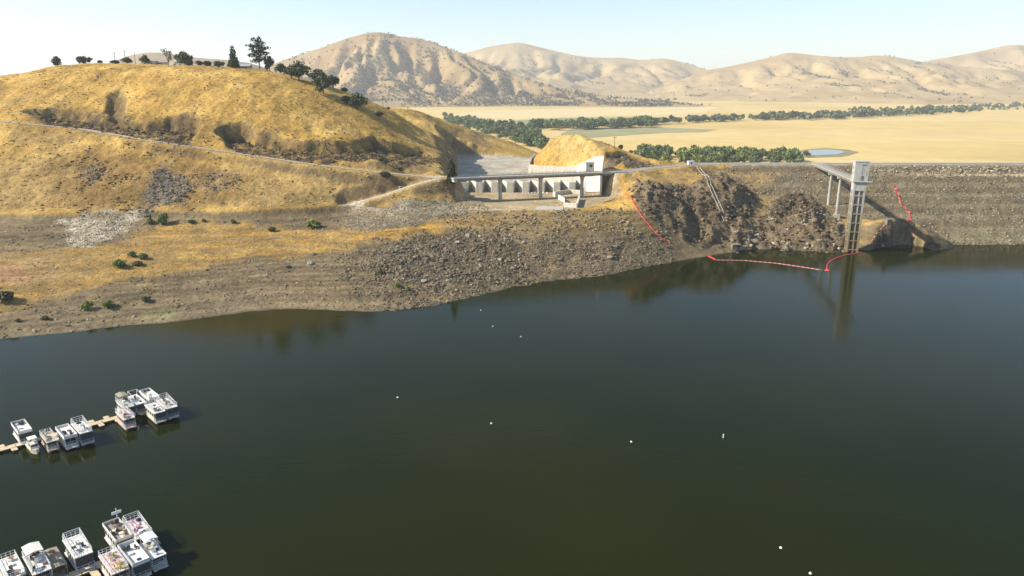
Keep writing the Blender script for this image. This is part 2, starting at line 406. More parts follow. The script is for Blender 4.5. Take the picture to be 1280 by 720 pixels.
Z = bench(Z, ROAD, 3.0, 5.0); Z = bench(Z, RAMP, 2.2, 3.5); Z = bench(Z, TRACK, 1.6, 2.5)
k_cr = CRESTR[:4] + [np.array([125, 435, 31.0])]
Z = bench(Z, k_cr, 4.5, 5.0)
# riprap relief of the dam
rip = 0.9 * np.clip(np.sin(ZD * 1.5 + 0.8 * fbm(X / 40, Y / 40, 2, 78)), 0, 1) ** 2 * np.clip(0.5 + fbm(X / 25, Y / 8, 2, 79), 0, 1) * (ZD < 20) + 0.35 * fbm(X / 3.0, Y / 3.0, 3, 70) + 0.25 * fbm(X / 11, Y / 7, 3, 73) + 0.22 * np.sin(ZD * 2.0 + fbm(X / 30, Y / 30, 2, 76))
pathz = 24.6 + 0.0 * X + (X - 190) * 0.018
ZDr = ZD + rip * (1 - sstep(30.2, 30.8, ZD)) + 1.1 * np.exp(-((ZD - 27.6) / 1.3) ** 2) * sstep(185, 215, X) * (1 + 0.5 * fbm(X / 6, Y / 6, 2, 77))
H = np.maximum(Z, ZDr)
is_dam = ZDr > Z
HG = H

# -- albedo of the ground
def lerp(c, col, k): return c * (1 - k[..., None]) + np.array(col) * k[..., None]
n_a = fbm(X / 22, Y / 22, 4, 80); n_b = fbm(X / 5, Y / 5, 3, 84); n_c = fbm(X / 60, Y / 60, 3, 88)
GOLD, GOLD2, BROWN, OCHRE = (0.465, 0.285, 0.07), (0.53, 0.345, 0.10), (0.24, 0.145, 0.045), (0.38, 0.245, 0.07)
GRAVEL, DKROCK, ROCK = (0.18, 0.143, 0.088), (0.10, 0.08, 0.056), (0.15, 0.118, 0.08)
col = np.zeros(X.shape + (3,)) + np.array(GOLD)
col = lerp(col, GOLD2, sstep(-0.1, 0.7, n_a)); col = lerp(col, BROWN, 0.55 * sstep(0.15, 0.8, -n_a + 0.4 * n_b))
# lower hillside is browner
col = lerp(col, (0.36, 0.245, 0.10), 0.65 * (1 - sstep(30, 46, Z0 + 6 * n_c)) * hill * (X < -20))
col = lerp(col, (0.23, 0.16, 0.075), 0.5 * hill * sstep(0.25, 0.75, fbm(X / 16, Y / 24, 3, 92)) * (1 - sstep(60, 80, Z0)))
col = lerp(col, BROWN, np.clip(0.85 + 0.5 * n_b, 0, 1) * zone([(40, 205), (110, 185), (200, 186), (285, 200), (300, 225), (250, 262), (90, 264)], 9, 12, 24, 16))
below = 1 - sstep(18.6, 19.2, Z0)
col = lerp(col, GRAVEL, below * (1 - edge) * (Y < 400))
stripe = 0.5 + 0.5 * np.sin(2 * math.pi * Z0 / 1.4 + 1.5 * n_a)
col = lerp(col, OCHRE, z_goldl * np.clip(0.92 + 0.4 * n_a + 0.25 * n_b, 0, 1)); col = lerp(col, (0.24, 0.185, 0.10), z_goldl * 0.5 * sstep(0.3, 0.9, stripe + 0.5 * n_b) * (sstep(-0.5, 0.3, n_a)))
col = lerp(col, (0.27, 0.20, 0.105), z_mud * 0.5); col = lerp(col, (0.33, 0.185, 0.115), z_red * 0.85)
col = lerp(col, GOLD, z_goldm * 0.9)
col = lerp(col, (0.215, 0.165, 0.085), z_brown * 0.75); col = lerp(col, (0.33, 0.23, 0.09), z_brown * stripe * 0.45)
col = lerp(col, (0.165, 0.135, 0.092), z_boul * 0.8); col = lerp(col, (0.115, 0.093, 0.066), z_bouldk * 0.8)
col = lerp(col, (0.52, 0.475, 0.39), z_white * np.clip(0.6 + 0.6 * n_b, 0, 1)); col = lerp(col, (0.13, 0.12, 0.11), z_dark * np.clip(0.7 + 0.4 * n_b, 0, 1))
col = lerp(col, (0.25, 0.215, 0.155), z_berm)
for k_, (c_, s_) in enumerate((((0.24, 0.195, 0.125), 0.2), ((0.15, 0.12, 0.08), 0.3), ((0.30, 0.22, 0.10), 0.45))): col = lerp(col, c_, below * (Y < 372) * (1 - z_white) * 0.55 * sstep(s_, s_ + 0.5, fbm(X / (6 + 5 * k_), Y / (4 + 3 * k_), 4, 95 + k_)))
beach = (1 - sstep(1.2, 3.6, Z0 + 0.8 * n_b)) * (X < -60)
col = lerp(col, (0.225, 0.185, 0.12), beach * 0.7); col = lerp(col, (0.2, 0.24, 0.09), beach * 0.5 * zone([(180, 392), (220, 388), (218, 398), (185, 401)], 2, 2, 25))
col = lerp(col, (0.30, 0.22, 0.115), z_tan * 0.9); col = lerp(col, (0.42, 0.28, 0.10), z_tan * sstep(0.0, 0.5, n_a + 0.2) * 0.6)
col = lerp(col, ROCK, np.clip(z_cliff + z_knob + z_knob2, 0, 1) * 0.95); col = lerp(col, (0.24, 0.17, 0.10), z_cliff * 0.5 * sstep(0.2, 0.6, n_a))
col = lerp(col, (0.36, 0.34, 0.30), z_knob * sstep(0.25, 0.7, n_b + 0.3 * n_a) * 0.5)
col = lerp(col, (0.115, 0.095, 0.075), z_point); col = lerp(col, DKROCK, z_knob2 * 0.8)
col = lerp(col, (0.058, 0.044, 0.03), z_cut * np.clip(0.75 + 0.6 * n_b, 0, 1)); col = lerp(col, (0.13, 0.095, 0.045), z_gully * 0.85)  # road-cut rock painted near black to carry the scarp's shadow
col = lerp(col, (0.10, 0.082, 0.06), z_kn * 0.9); col = lerp(col, (0.37, 0.25, 0.09), z_goldr * 0.9); col = lerp(col, (0.20, 0.125, 0.06), z_goldr * sstep(-0.1, 0.4, n_b + 0.5 * n_a) * 0.7); col = lerp(col, (0.45, 0.325, 0.125), z_kl * np.clip(0.7 + 0.5 * n_b, 0, 1)); col = lerp(col, (0.25, 0.165, 0.07), z_kl * 0.6 * sstep(0.15, 0.6, -n_b + 0.3 * n_a))
# steep, bare faces show earth and rock
gy_, gx_ = np.gradient(Z, gy, gx); steep = np.hypot(gy_, gx_)
bare = sstep(0.95, 1.5, steep) * (Z0 > 17)
col = lerp(col, (0.17, 0.125, 0.075), bare * 0.7 * (X < -20) * (1 - z_cut))
z_cut_shade = np.maximum(zone([(25, 138), (62, 134), (112, 139), (152, 147), (180, 154), (212, 145), (252, 143), (252, 160), (237, 182), (180, 177), (100, 164), (50, 156)], 5, 5, 31), zone([(440, 246), (452, 230), (470, 224), (500, 226), (505, 236), (470, 246)], 3, 3, 32))  # mask for shade painted round the road cut and in the ramp pocket
col = lerp(col, (0.08, 0.058, 0.033), z_cut_shade * np.clip(0.45 + 0.7 * n_b, 0, 0.9) * (_rd > 3.0))
# channel floors
col = lerp(col, (0.40, 0.31, 0.18), (s1 < 0.8) * 1.0); col = lerp(col, (0.43, 0.385, 0.30), (s2 < 0.4) * 1.0)
for pts, w, cc in ((ROAD, 2.3, (0.36, 0.27, 0.16)), (RAMP, 2.0, (0.40, 0.34, 0.25)), (TRACK, 1.3, (0.46, 0.42, 0.34)), (k_cr, 4.0, (0.30, 0.285, 0.25))):
    d, _ = seg_dist(X, Y, pts); col = lerp(col, cc, 1 - sstep(w - 0.3, w + 1.2, d + 0.5 * n_b))
ring = np.clip(1 + 0.16 * np.sin(2 * math.pi * (Z0 + 0.25 * n_a) / 0.75) * (0.5 + n_c) + 0.12 * np.sin(2 * math.pi * (Z0 + 0.3 * n_a) / 2.3), 0.6, 1.4)
col = np.where((below * (Y < 372) * (Z0 > 0.1) > 0.5)[..., None], col * ring[..., None] * np.array((1.05, 0.985, 0.86)), col)
# wet, darker margin at the water's edge
col = lerp(col, (0.11, 0.10, 0.07), (1 - sstep(0.05, 0.35, H)) * 0.7)
# dam colours
dc = np.zeros(X.shape + (3,)) + np.array((0.165, 0.137, 0.094))
dc = lerp(dc, (0.25, 0.21, 0.148), 0.8 * sstep(-0.1, 0.6, 0.5 * n_b + 0.7 * np.sin(ZD * 1.5 + 0.8 * n_c))); dc = lerp(dc, (0.15, 0.135, 0.105), 0.6 * sstep(0.1, 0.8, -n_a))
dc = lerp(dc, (0.36, 0.255, 0.12), 0.75 * sstep(18, 25, ZD) * (1 - sstep(27, 29, ZD)) * sstep(0.0, 0.5, n_a + 0.3 * n_b) * (1 - sstep(150, 200, X)))
dc = lerp(dc, (0.26, 0.25, 0.16), (1 - sstep(3, 7, ZD)) * 0.5)
dc = lerp(dc, (0.48, 0.40, 0.26), (np.abs(ZD - 25.9) < 0.45) * sstep(205, 235, X) * 0.85)
dc = lerp(dc, (0.34, 0.32, 0.275), sstep(30.3, 30.9, ZD))
dc = lerp(dc, (0.11, 0.10, 0.075), (1 - sstep(0.05, 0.35, H)) * 0.7)
col = np.where(is_dam[..., None], dc * np.array((1.02, 0.965, 0.84)), col)

M_ground = attr_mat('ground_dry_grass', 0.55, 0.09, 0.38, 0.9, 0.9)
M_dam = attr_mat('riprap', 0.9, 0.12, 0.36, 1.0, 0.8)
idx = np.arange(NX * NY).reshape(NY, NX)
quad = np.stack([idx[:-1, :-1], idx[:-1, 1:], idx[1:, 1:], idx[1:, :-1]], -1).reshape(-1, 4)
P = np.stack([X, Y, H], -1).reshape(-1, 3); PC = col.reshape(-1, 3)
fd = is_dam.reshape(-1)[quad].sum(1) >= 2
keep = P[quad][..., 2].max(1) > -9
def sub(name, mask, m, **k):
    q = quad[mask]; used = np.unique(q); mp = np.zeros(len(P), np.int64); mp[used] = np.arange(len(used))
    return link(name, np_mesh(name, P[used], mp[q], True, PC[used]), m, **k)
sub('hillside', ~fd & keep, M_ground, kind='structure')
sub('embankment_dam', fd & keep, M_dam, label='grey rock-faced embankment dam sloping into the lake behind the tower', cat='dam')

def ribbon(name, pts, w, m, lift=0.06, step=3.0, jitter=0.0, **k):
    """a road surface laid over the bench cut for it"""
    out = []; pts = [np.array(p, float) for p in pts]
    fine = [pts[0]]
    for a, b in zip(pts[:-1], pts[1:]):
        n = max(1, int(np.linalg.norm(b - a) / step))
        for i in range(1, n + 1): fine.append(a + (b - a) * i / n)
    fine = np.array(fine)
    ker = np.ones(7) / 7
    sm = np.stack([np.convolve(np.pad(fine[:, j], 3, mode='edge'), ker, 'valid') for j in range(3)], 1)
    t = np.gradient(sm, axis=0); nrm = np.stack([-t[:, 1], t[:, 0]], 1); nrm /= np.linalg.norm(nrm, axis=1)[:, None] + 1e-9
    V = []; cols = 5
    for i in range(len(sm)):
        for j in range(cols):
            s = (j / (cols - 1) - 0.5) * w * (1 + jitter * perlin(i * 0.3, j * 3.1, 9))
            x, y = sm[i, 0] + nrm[i, 0] * s, sm[i, 1] + nrm[i, 1] * s
            V.append((x, y, float(samp(HG, x, y)) + lift))
    F = [[i * cols + j, i * cols + j + 1, (i + 1) * cols + j + 1, (i + 1) * cols + j] for i in range(len(sm) - 1) for j in range(cols - 1)]
    return link(name, np_mesh(name, V, F, True), m, **k)
M_dirt = plain('packed_dirt', (0.40, 0.32, 0.215), 0.95, 0.2, 0.25, 0.2)
M_gravelroad = plain('gravel_road', (0.45, 0.385, 0.28), 0.95, 0.15, 0.3, 0.2)
M_asphalt = plain('weathered_asphalt', (0.27, 0.255, 0.235), 0.9, 0.15, 0.2, 0.1)
ribbon('hill_road', ROAD, 4.0, M_dirt, 0.1, jitter=0.15, kind='structure')
ribbon('ramp_road', RAMP, 2.4, M_gravelroad, 0.1, 2.0, 0.2, kind='structure')
ribbon('shore_track', TRACK, 1.7, M_gravelroad, 0.1, 2.0, 0.25, kind='structure')
ribbon('crest_road', CRESTR, 6.0, M_asphalt, 0.1, 3.0, 0.0, kind='structure')

# ------------------------------------------------------------------ lake
m, nt, b = node_mat('lake_water')
b.inputs['Base Color'].default_value = (0.012, 0.0125, 0.0045, 1)
b.inputs['Roughness'].default_value = 0.06; b.inputs['IOR'].default_value = 1.24
b.inputs['Specular IOR Level'].default_value = 0.18
p = pos_n(nt)
mp = nt.nodes.new('ShaderNodeMapping'); mp.inputs['Scale'].default_value = (0.35, 1.0, 1.0); nt.links.new(p, mp.inputs['Vector'])
n1 = noise_n(nt, 0.55, 4, 0.6, mp.outputs[0]); n2 = noise_n(nt, 0.012, 3, 0.55, p)
nt.links.new(mixc(nt, ramp(nt, n2, 0.35, 0.7), (0.009, 0.0138, 0.0014), (0.0185, 0.0198, 0.0018)), b.inputs['Base Color'])
bs = nt.nodes.new('ShaderNodeMapRange'); bs.inputs[1].default_value = 0.35; bs.inputs[2].default_value = 0.65; bs.inputs[3].default_value = 0.05; bs.inputs[4].default_value = 0.11
nt.links.new(n2, bs.inputs[0]); nt.links.new(bs.outputs[0], b.inputs['Roughness'])
mp2 = nt.nodes.new('ShaderNodeMapping'); mp2.inputs['Scale'].default_value = (0.25, 1.0, 1.0); mp2.inputs['Rotation'].default_value = (0, 0, 0.2); nt.links.new(p, mp2.inputs['Vector'])
n3 = noise_n(nt, 0.022, 4, 0.6, mp2.outputs[0], 0.5)
mu = nt.nodes.new('ShaderNodeMath'); mu.operation = 'MULTIPLY'; nt.links.new(n1, mu.inputs[0]); nt.links.new(ramp(nt, n3, 0.35, 0.65), mu.inputs[1])
bump_n(nt, mu.outputs[0], 0.4, 0.12, b)
M_water = m
xs = np.linspace(-430, 430, 44); ys = np.linspace(-250, 384, 33); lx, ly = np.meshgrid(xs, ys)
li = np.arange(lx.size).reshape(lx.shape)
lake_me = np_mesh('lake', np.stack([lx, ly, 0 * lx], -1).reshape(-1, 3), np.stack([li[:-1, :-1], li[:-1, 1:], li[1:, 1:], li[1:, :-1]], -1).reshape(-1, 4))
link('lake', lake_me, M_water, kind='structure')

# ------------------------------------------------------------------ valley floor and mountains
VZ = -10.0
vx = np.linspace(-9000, 9000, 130); vy = np.concatenate([np.linspace(425, 2600, 120), np.linspace(2680, 14000, 60)])
VXX, VYY = np.meshgrid(vx, vy)
def valley_z(x, y): return VZ + 0 * x
vcol = np.zeros(VXX.shape + (3,)) + np.array((0.58, 0.425, 0.165))
vn = fbm(VXX / 400, VYY / 900, 3, 90)
vcol = lerp(vcol, (0.50, 0.355, 0.13), sstep(-0.2, 0.6, vn))
vcol = lerp(vcol, (0.62, 0.47, 0.22), 0.5 * sstep(0.1, 0.4, np.sin(VYY / 95 + 1.5 * fbm(VXX / 700, VYY / 300, 2, 93))))
vi = np.arange(VXX.size).reshape(VXX.shape)
M_valley = attr_mat('valley_dry_pasture', 0.02, 0.004, 0.10, 0.2, 1.0)
link('valley_floor', np_mesh('valley_floor', np.stack([VXX, VYY, valley_z(VXX, VYY)], -1).reshape(-1, 3),
     np.stack([vi[:-1, :-1], vi[:-1, 1:], vi[1:, 1:], vi[1:, :-1]], -1).reshape(-1, 4), True, vcol.reshape(-1, 3)), M_valley, kind='structure')
def field(name, px, m, lift=0.3):
    pts = [at(u, v, z=VZ + lift) for u, v in px]
    me = bpy.data.meshes.new(name); me.from_pydata([tuple(map(float, q)) for q in pts], [], [tuple(range(len(pts)))]); me.update()
    return link(name, me, m, kind='structure')
M_green = plain('irrigated_field', (0.23, 0.235, 0.095), 0.95, 0.18, 0.01)
M_olive = plain('olive_field', (0.27, 0.25, 0.11), 0.95, 0.15, 0.012)
M_pale = plain('pale_stubble', (0.60, 0.46, 0.215), 0.95, 0.1, 0.01)
field('irrigated_field', [(590, 158), (640, 150.5), (700, 147.5), (780, 146.5), (850, 147), (830, 152), (700, 158), (650, 166)], M_green)
field('olive_field', [(700, 168), (716, 160.5), (790, 158.5), (860, 160.5), (897, 162), (880, 165), (830, 166), (790, 168.5), (740, 172)], M_olive)
field('stubble_field', [(540, 147), (600, 138), (760, 135), (900, 133), (880, 142), (780, 145), (640, 149)], M_pale, 0.25)
m, nt, b = node_mat('pond_water'); b.inputs['Base Color'].default_value = (0.03, 0.04, 0.045, 1); b.inputs['Roughness'].default_value = 0.08
bump_n(nt, noise_n(nt, 0.4, 3, 0.5, pos_n(nt)), 0.1, 0.1, b)
field('pond_bank', [(984, 192), (1005, 187), (1030, 185), (1060, 187), (1074, 190), (1062, 194), (1052, 196), (1010, 197), (990, 195)], plain('pond_reeds', (0.22, 0.19, 0.09), 0.95, 0.3, 0.05), 0.2)
field('pond', [(1000, 190), (1016, 187.6), (1035, 186.6), (1052, 188), (1056, 190.5), (1046, 193), (1022, 194.4), (1006, 193)], m, 0.5)

M_mtn = attr_mat('mountain_dry_grass', 0.014, 0.004, 0.18, 0.6, 10.0)
MTN = []
def mountain(ridge, width, sp, seed, gulch=0.5, lam=260, tint=(0.50, 0.385, 0.235), back=0.7, wmin=300):
    """ridge: pixels with a distance each; slopes fall to the valley on both sides, cut by gullies"""
    rp = np.array([at(u, v, y=d) for u, v, d in ridge]); rp = rp[np.argsort(rp[:, 0])]
    x0, x1 = rp[0, 0] - 250, rp[-1, 0] + 250
    ymin, ymax = rp[:, 1].min() - width * 1.15, rp[:, 1].max() + width * back
    x = np.arange(x0, x1, sp); y = np.arange(ymin, ymax, sp * 1.15); XX, YY = np.meshgrid(x, y)
    def curve(q, k):
        xi = np.r_[x0, rp[:, 0], x1]; vals = np.r_[rp[0, k] if k == 1 else VZ - 20, rp[:, k], rp[-1, k] if k == 1 else VZ - 20]
        f = np.interp(q, xi, vals); h = 45.0
        return (f * 2 + np.interp(q - h, xi, vals) + np.interp(q + h, xi, vals)) / 4
    ry = curve(XX, 1); hh0 = curve(XX, 2) - VZ
    wf = np.clip(width * (0.35 + 0.65 * hh0 / (hh0.max() + 1e-6)), wmin, None)
    s = (ry - YY); s = np.where(s > 0, s / wf, -s / (wf * back)); s = np.clip(s, 0, 1)
    warp = fbm(XX / (lam * 1.6), YY / (lam * 2.2), 3, seed)
    xw = XX + s * (warp * lam * 0.9)
    hh = curve(xw, 2) - VZ
    f = (1 - s) ** 1.25
    g = np.abs(perlin(xw / lam, YY / (lam * 3.2), seed + 5)); g2 = np.abs(perlin(xw / (lam * 0.42), YY / (lam * 1.1), seed + 6))
    cut = gulch * (1 - sstep(0, 0.6, g)) * 0.75 + gulch * 0.38 * (1 - sstep(0, 0.5, g2))
    env = sstep(0.0, 0.22, s) * (1 - sstep(0.75, 1.0, s) * 0.6)
    z = VZ + hh * f * (1 - cut * env) + env * (1 - s) * (0.035 * hh.max() * fbm(XX / 130, YY / 200, 3, seed + 8) + 5 * fbm(XX / 45, YY / 60, 2, seed + 12))
    z = np.where(s >= 0.999, VZ - 25, z)
    n = fbm(XX / 300, YY / 300, 3, seed + 9)
    c = np.zeros(XX.shape + (3,)) + np.array(tint); c = lerp(c, np.array(tint) * np.array((0.82, 0.78, 0.74)), sstep(-0.1, 0.6, n)); c = lerp(c, np.array(tint) * 0.72, 0.6 * sstep(0.15, 0.45, cut * env))
    ii = np.arange(XX.size).reshape(XX.shape)
    link('mountain', np_mesh('mountain', np.stack([XX, YY, z], -1).reshape(-1, 3), np.stack([ii[:-1, :-1], ii[:-1, 1:], ii[1:, 1:], ii[1:, :-1]], -1).reshape(-1, 4), True, c.reshape(-1, 3)), M_mtn, kind='structure')
    MTN.append((x, y, z, cut * env, s)); return MTN[-1]
A_ = mountain([(330, 84, 3900), (360, 73, 3900), (400, 60, 3850), (432, 48, 3800), (465, 38.5, 3800), (485, 41, 3800), (500, 46, 3800), (520, 46.5, 3780), (540, 52, 3760), (560, 60, 3740), (582, 68, 3700), (610, 80, 3650),
               (640, 92, 3600), (680, 106, 3520), (730, 117, 3420), (790, 124, 3300), (840, 128, 3250)], 950, 9, 100, 0.45, 170, (0.35, 0.245, 0.12))
B_ = mountain([(480, 80, 6400), (560, 72, 6400), (590, 64, 6400), (612, 58, 6350), (648, 52.5, 6300), (675, 59, 6300), (700, 65, 6300), (722, 70, 6300), (745, 72, 6300), (778, 72, 6350), (800, 75, 6350), (830, 72.5, 6300), (855, 78, 6300), (880, 86, 6200), (930, 100, 6000), (1000, 118, 5800)], 2300, 17, 120, 0.32, 420, (0.42, 0.30, 0.14))
C_ = mountain([(800, 118, 4900), (850, 100, 5000), (880, 88, 5100), (905, 84, 5100), (930, 79, 5100), (960, 72, 5100), (985, 65, 5100), (1010, 68, 5100), (1040, 71, 5050), (1070, 71.5, 5050), (1100, 68.5, 5000), (1130, 73, 5000), (1155, 78, 5000), (1190, 82, 5000), (1240, 86, 4900), (1330, 95, 4900)], 1750, 14, 140, 0.32, 330, (0.42, 0.30, 0.14))
D_ = mountain([(1080, 96, 6200), (1140, 80, 6200), (1170, 74, 6200), (1200, 69, 6200), (1230, 63, 6200), (1255, 57, 6200), (1290, 55, 6200), (1340, 60, 6200), (1420, 78, 6200)], 2000, 18, 160, 0.36, 380, (0.40, 0.285, 0.14))
E_ = mountain([(100, 92, 2400), (130, 80, 2400), (160, 70, 2400), (185, 63.5, 2400), (205, 66, 2400), (240, 72, 2400), (290, 75, 2400), (330, 82, 2400)], 700, 14, 180, 0.4, 200, (0.34, 0.255, 0.16))

# the dusty air over the valley
M_haze, nt, b = node_mat('haze'); nt.nodes.remove(b)
pv = nt.nodes.new('ShaderNodeVolumePrincipled'); pv.inputs['Density'].default_value = 8.5e-5
pv.inputs['Color'].default_value = (0.84, 0.91, 1.0, 1); pv.inputs['Anisotropy'].default_value = 0.2
nt.links.new(pv.outputs[0], nt.nodes['Material Output'].inputs['Volume'])
hb = MB().box((0, 7000, 232), (17000, 15400, 530)); hb.build('haze', M_haze, kind='stuff')

# ------------------------------------------------------------------ spillway, bridges, tower
def concrete(name, base, stain, scale=0.35, zlo=None, zhi=None, low=None):
    m, nt, b = node_mat(name); co = obj_n(nt)
    mp = nt.nodes.new('ShaderNodeMapping'); mp.inputs['Scale'].default_value = (1, 1, 0.18); nt.links.new(co, mp.inputs['Vector'])
    n = noise_n(nt, scale, 6, 0.7, co); st = noise_n(nt, scale * 2.2, 5, 0.65, mp.outputs[0])
    c = mixc(nt, ramp(nt, n, 0.3, 0.7), [x * 0.86 for x in base], [x * 1.08 for x in base])
    c = mixc(nt, ramp(nt, st, 0.5, 0.72), c, stain)
    if low:      # silt and waterline stain left by the lake's changing level
        sx = nt.nodes.new('ShaderNodeSeparateXYZ'); nt.links.new(co, sx.inputs[0])
        ad = nt.nodes.new('ShaderNodeMath'); ad.operation = 'MULTIPLY_ADD'; nt.links.new(st, ad.inputs[0]); ad.inputs[1].default_value = 9.0; nt.links.new(sx.outputs['Z'], ad.inputs[2])
        c = mixc(nt, ramp(nt, ad.outputs[0], zhi + 4, zlo + 4), c, low)
    nt.links.new(c, b.inputs['Base Color']); b.inputs['Roughness'].default_value = 0.85
    bump_n(nt, n, 0.25, 0.15, b)
    return m
M_conc = concrete('aged_concrete', (0.46, 0.42, 0.345), (0.27, 0.235, 0.18))
M_white_conc = concrete('pale_concrete', (0.66, 0.61, 0.50), (0.46, 0.41, 0.31), 0.3)
M_tower = concrete('tower_concrete', (0.47, 0.45, 0.40), (0.27, 0.235, 0.18), 0.6, 8, 30, (0.25, 0.195, 0.105))
M_core = concrete('tower_core_concrete', (0.27, 0.24, 0.19), (0.12, 0.095, 0.06), 0.7, 10, 32, (0.11, 0.08, 0.038))
M_dark = plain('dark_opening', (0.02, 0.02, 0.022), 0.6, 0.2)
M_steel = plain('galvanised_steel', (0.42, 0.42, 0.41), 0.5, 0.15, 2.0, 0, 0.4)
M_wood = plain('weathered_pole_wood', (0.16, 0.125, 0.09), 0.9, 0.2, 2.0)
M_oldc = plain('stained_old_concrete', (0.22, 0.185, 0.135), 0.9, 0.25, 1.0, 0.3)
M_dksteel = plain('weathered_steel', (0.13, 0.125, 0.12), 0.6, 0.2, 2.0, 0, 0.2)

def wall_seg(a, b, z0a, z0b, z1a, z1b, th):
    """a wall between two plan points with sloping top and foot"""
    a = np.array(a, float); b = np.array(b, float); t = (b - a) / np.linalg.norm(b - a); n = np.array([-t[1], t[0]]) * th / 2
    mb = MB(); v = []
    for p, z0, z1 in ((a, z0a, z1a), (b, z0b, z1b)):
        for s in (-1, 1):
            for z in (z0, z1): v.append((p[0] + s * n[0], p[1] + s * n[1], z))
    mb.v = v; mb.f = [(0, 1, 3, 2), (4, 6, 7, 5), (0, 4, 5, 1), (2, 3, 7, 6), (1, 5, 7, 3), (0, 2, 6, 4)]
    return mb
weir = empty('spillway_weir', (9, 402, 17), 0, 'pale zigzag concrete weir of repeating bays behind the spillway bridge', 'weir')
def rel(mb, o):
    l = Vector(o.location); mb.v = [tuple(Vector(map(float, q)) - l) for q in mb.v]; return mb
wx = -27.0; k = 0
while wx < 38:
    f0, f1, b0, b1 = (wx, 397.6), (wx + 3.0, 397.6), (wx + 3.7, 407.5), (wx + 5.2, 407.5)
    nxt = (wx + 8.2, 397.6)
    for nm, p, q in (('front_panel', f0, f1), ('side_panel', f1, b0), ('back_panel', b0, b1), ('side_panel', b1, nxt)):
        t = np.array(q) - np.array(p); t = t / np.linalg.norm(t) * 0.24
        rel(wall_seg(np.array(p) - t * 0.0, np.array(q) + t * 0.0, 16.5, 16.5, 25.0, 25.0, 0.55), weir).build(nm, M_white_conc, weir)
    wx += 8.2; k += 1
rel(MB().box((9, 402.5, 17.1), (72, 14, 1.0)), weir).build('base_slab', M_conc, weir)
tw = empty('spillway_wall', (36, 432, 17), 0, 'bright white retaining wall curving down the right side of the spillway', 'wall')
TW = [(45.5, 386, 31.5), (48, 400, 38.5), (45, 411, 37), (41, 420, 34), (37, 431, 30.5), (31, 447, 28), (22, 470, 26), (11, 493, 24.6), (12.5, 525, 23.4), (14, 560, 22.2), (16.5, 592, 21), (18.5, 618, 20.2)]
for (x0, y0, h0), (x1, y1, h1) in zip(TW[:-1], TW[1:]):
    n_ = max(1, round(math.hypot(x1 - x0, y1 - y0) / 5.0))
    for i in range(n_):
        fa, fb_ = i / n_ + 0.004, (i + 1) / n_ - 0.004; q = lambda f, a_, b_: a_ + (b_ - a_) * f
        rel(wall_seg((q(fa, x0, x1), q(fa, y0, y1)), (q(fb_, x0, x1), q(fb_, y0, y1)), 15, 15, q(fa, h0, h1), q(fb_, h0, h1), 0.9 - 0.06 * (i % 2)), tw).build('wall_panel', M_white_conc if y0 < 430 else M_conc, tw)
hs = empty('gate_house', tuple(at(736, 213, y=396)), 0.25, 'small white concrete block house beside the right end of the spillway bridge', 'building')
MB().box((0, 0, 0.5), (4.4, 3.6, 7.0)).build('wall', M_white_conc, hs); MB().box((0, 0, 4.15), (5.0, 4.2, 0.3)).build('roof', M_conc, hs)
MB().box((0.5, -1.83, 2.6), (1.5, 0.1, 1.3)).build('window', M_dark, hs)

# bridge over the approach channel
BL, BR = at(570, 222.5, z=31.2), at(777, 214.6, z=31.2)
bd = BR - BL; BLEN = float(np.hypot(bd[0], bd[1])); bang = math.atan2(bd[1], bd[0])
br = empty('spillway_bridge', ((BL[0] + BR[0]) / 2, (BL[1] + BR[1]) / 2, 31.2), bang, 'long flat concrete road bridge on three columns across the spillway channel', 'bridge')
MB().box((0, 0, -0.18), (BLEN + 4, 6.2, 0.36)).build('deck', M_conc, br)
for s in (-2.1, 2.1): MB().box((0, s, -0.83), (BLEN + 1, 0.6, 0.94)).build('girder', M_oldc, br)
for s in (-2.95, 2.95):
    MB().box((0, s, 0.17), (BLEN + 4, 0.3, 0.34)).build('kerb', M_conc, br)
    rl = MB()
    for i in range(30): rl.box((-BLEN / 2 + (i + 0.5) * BLEN / 30, s, 0.72), (0.14, 0.14, 0.8))
    for z in (0.75, 1.12): rl.box((0, s, z), (BLEN + 3, 0.08, 0.1))
    rl.build('railing', M_steel, br)
for u in (625, 676, 728):
    ts = np.linspace(0, 1, 400); pu = BL[None] + bd[None] * ts[:, None]
    dep = pu[:, 1] * CP - (pu[:, 2] - CAM_H) * SP; uu = 640 + FPX * pu[:, 0] / dep
    xl = (ts[np.argmin(np.abs(uu - u))] - 0.5) * BLEN
    gp = BL + bd * (xl / BLEN + 0.5); g = float(samp(HG, gp[0], gp[1])) - 31.2
    rings = []
    for z, wx_, wy_ in ((g - 0.4, 0.75, 1.15), (-4.0, 0.6, 1.0), (-2.2, 0.75, 1.6), (-1.32, 1.0, 2.7)):
        rings.append([(xl + wx_ * a, wy_ * b_, z) for a, b_ in ((-1, -0.7), (-0.7, -1), (0.7, -1), (1, -0.7), (1, 0.7), (0.7, 1), (-0.7, 1), (-1, 0.7))])
    MB().loft(rings).build('column', M_conc, br)
for s, q in ((-1, 1.2), (1, 3.0)): MB().box((s * (BLEN / 2 + 0.9), 0, -0.6 - q / 2), (1.6, 5.4, q)).build('abutment', M_conc, br)

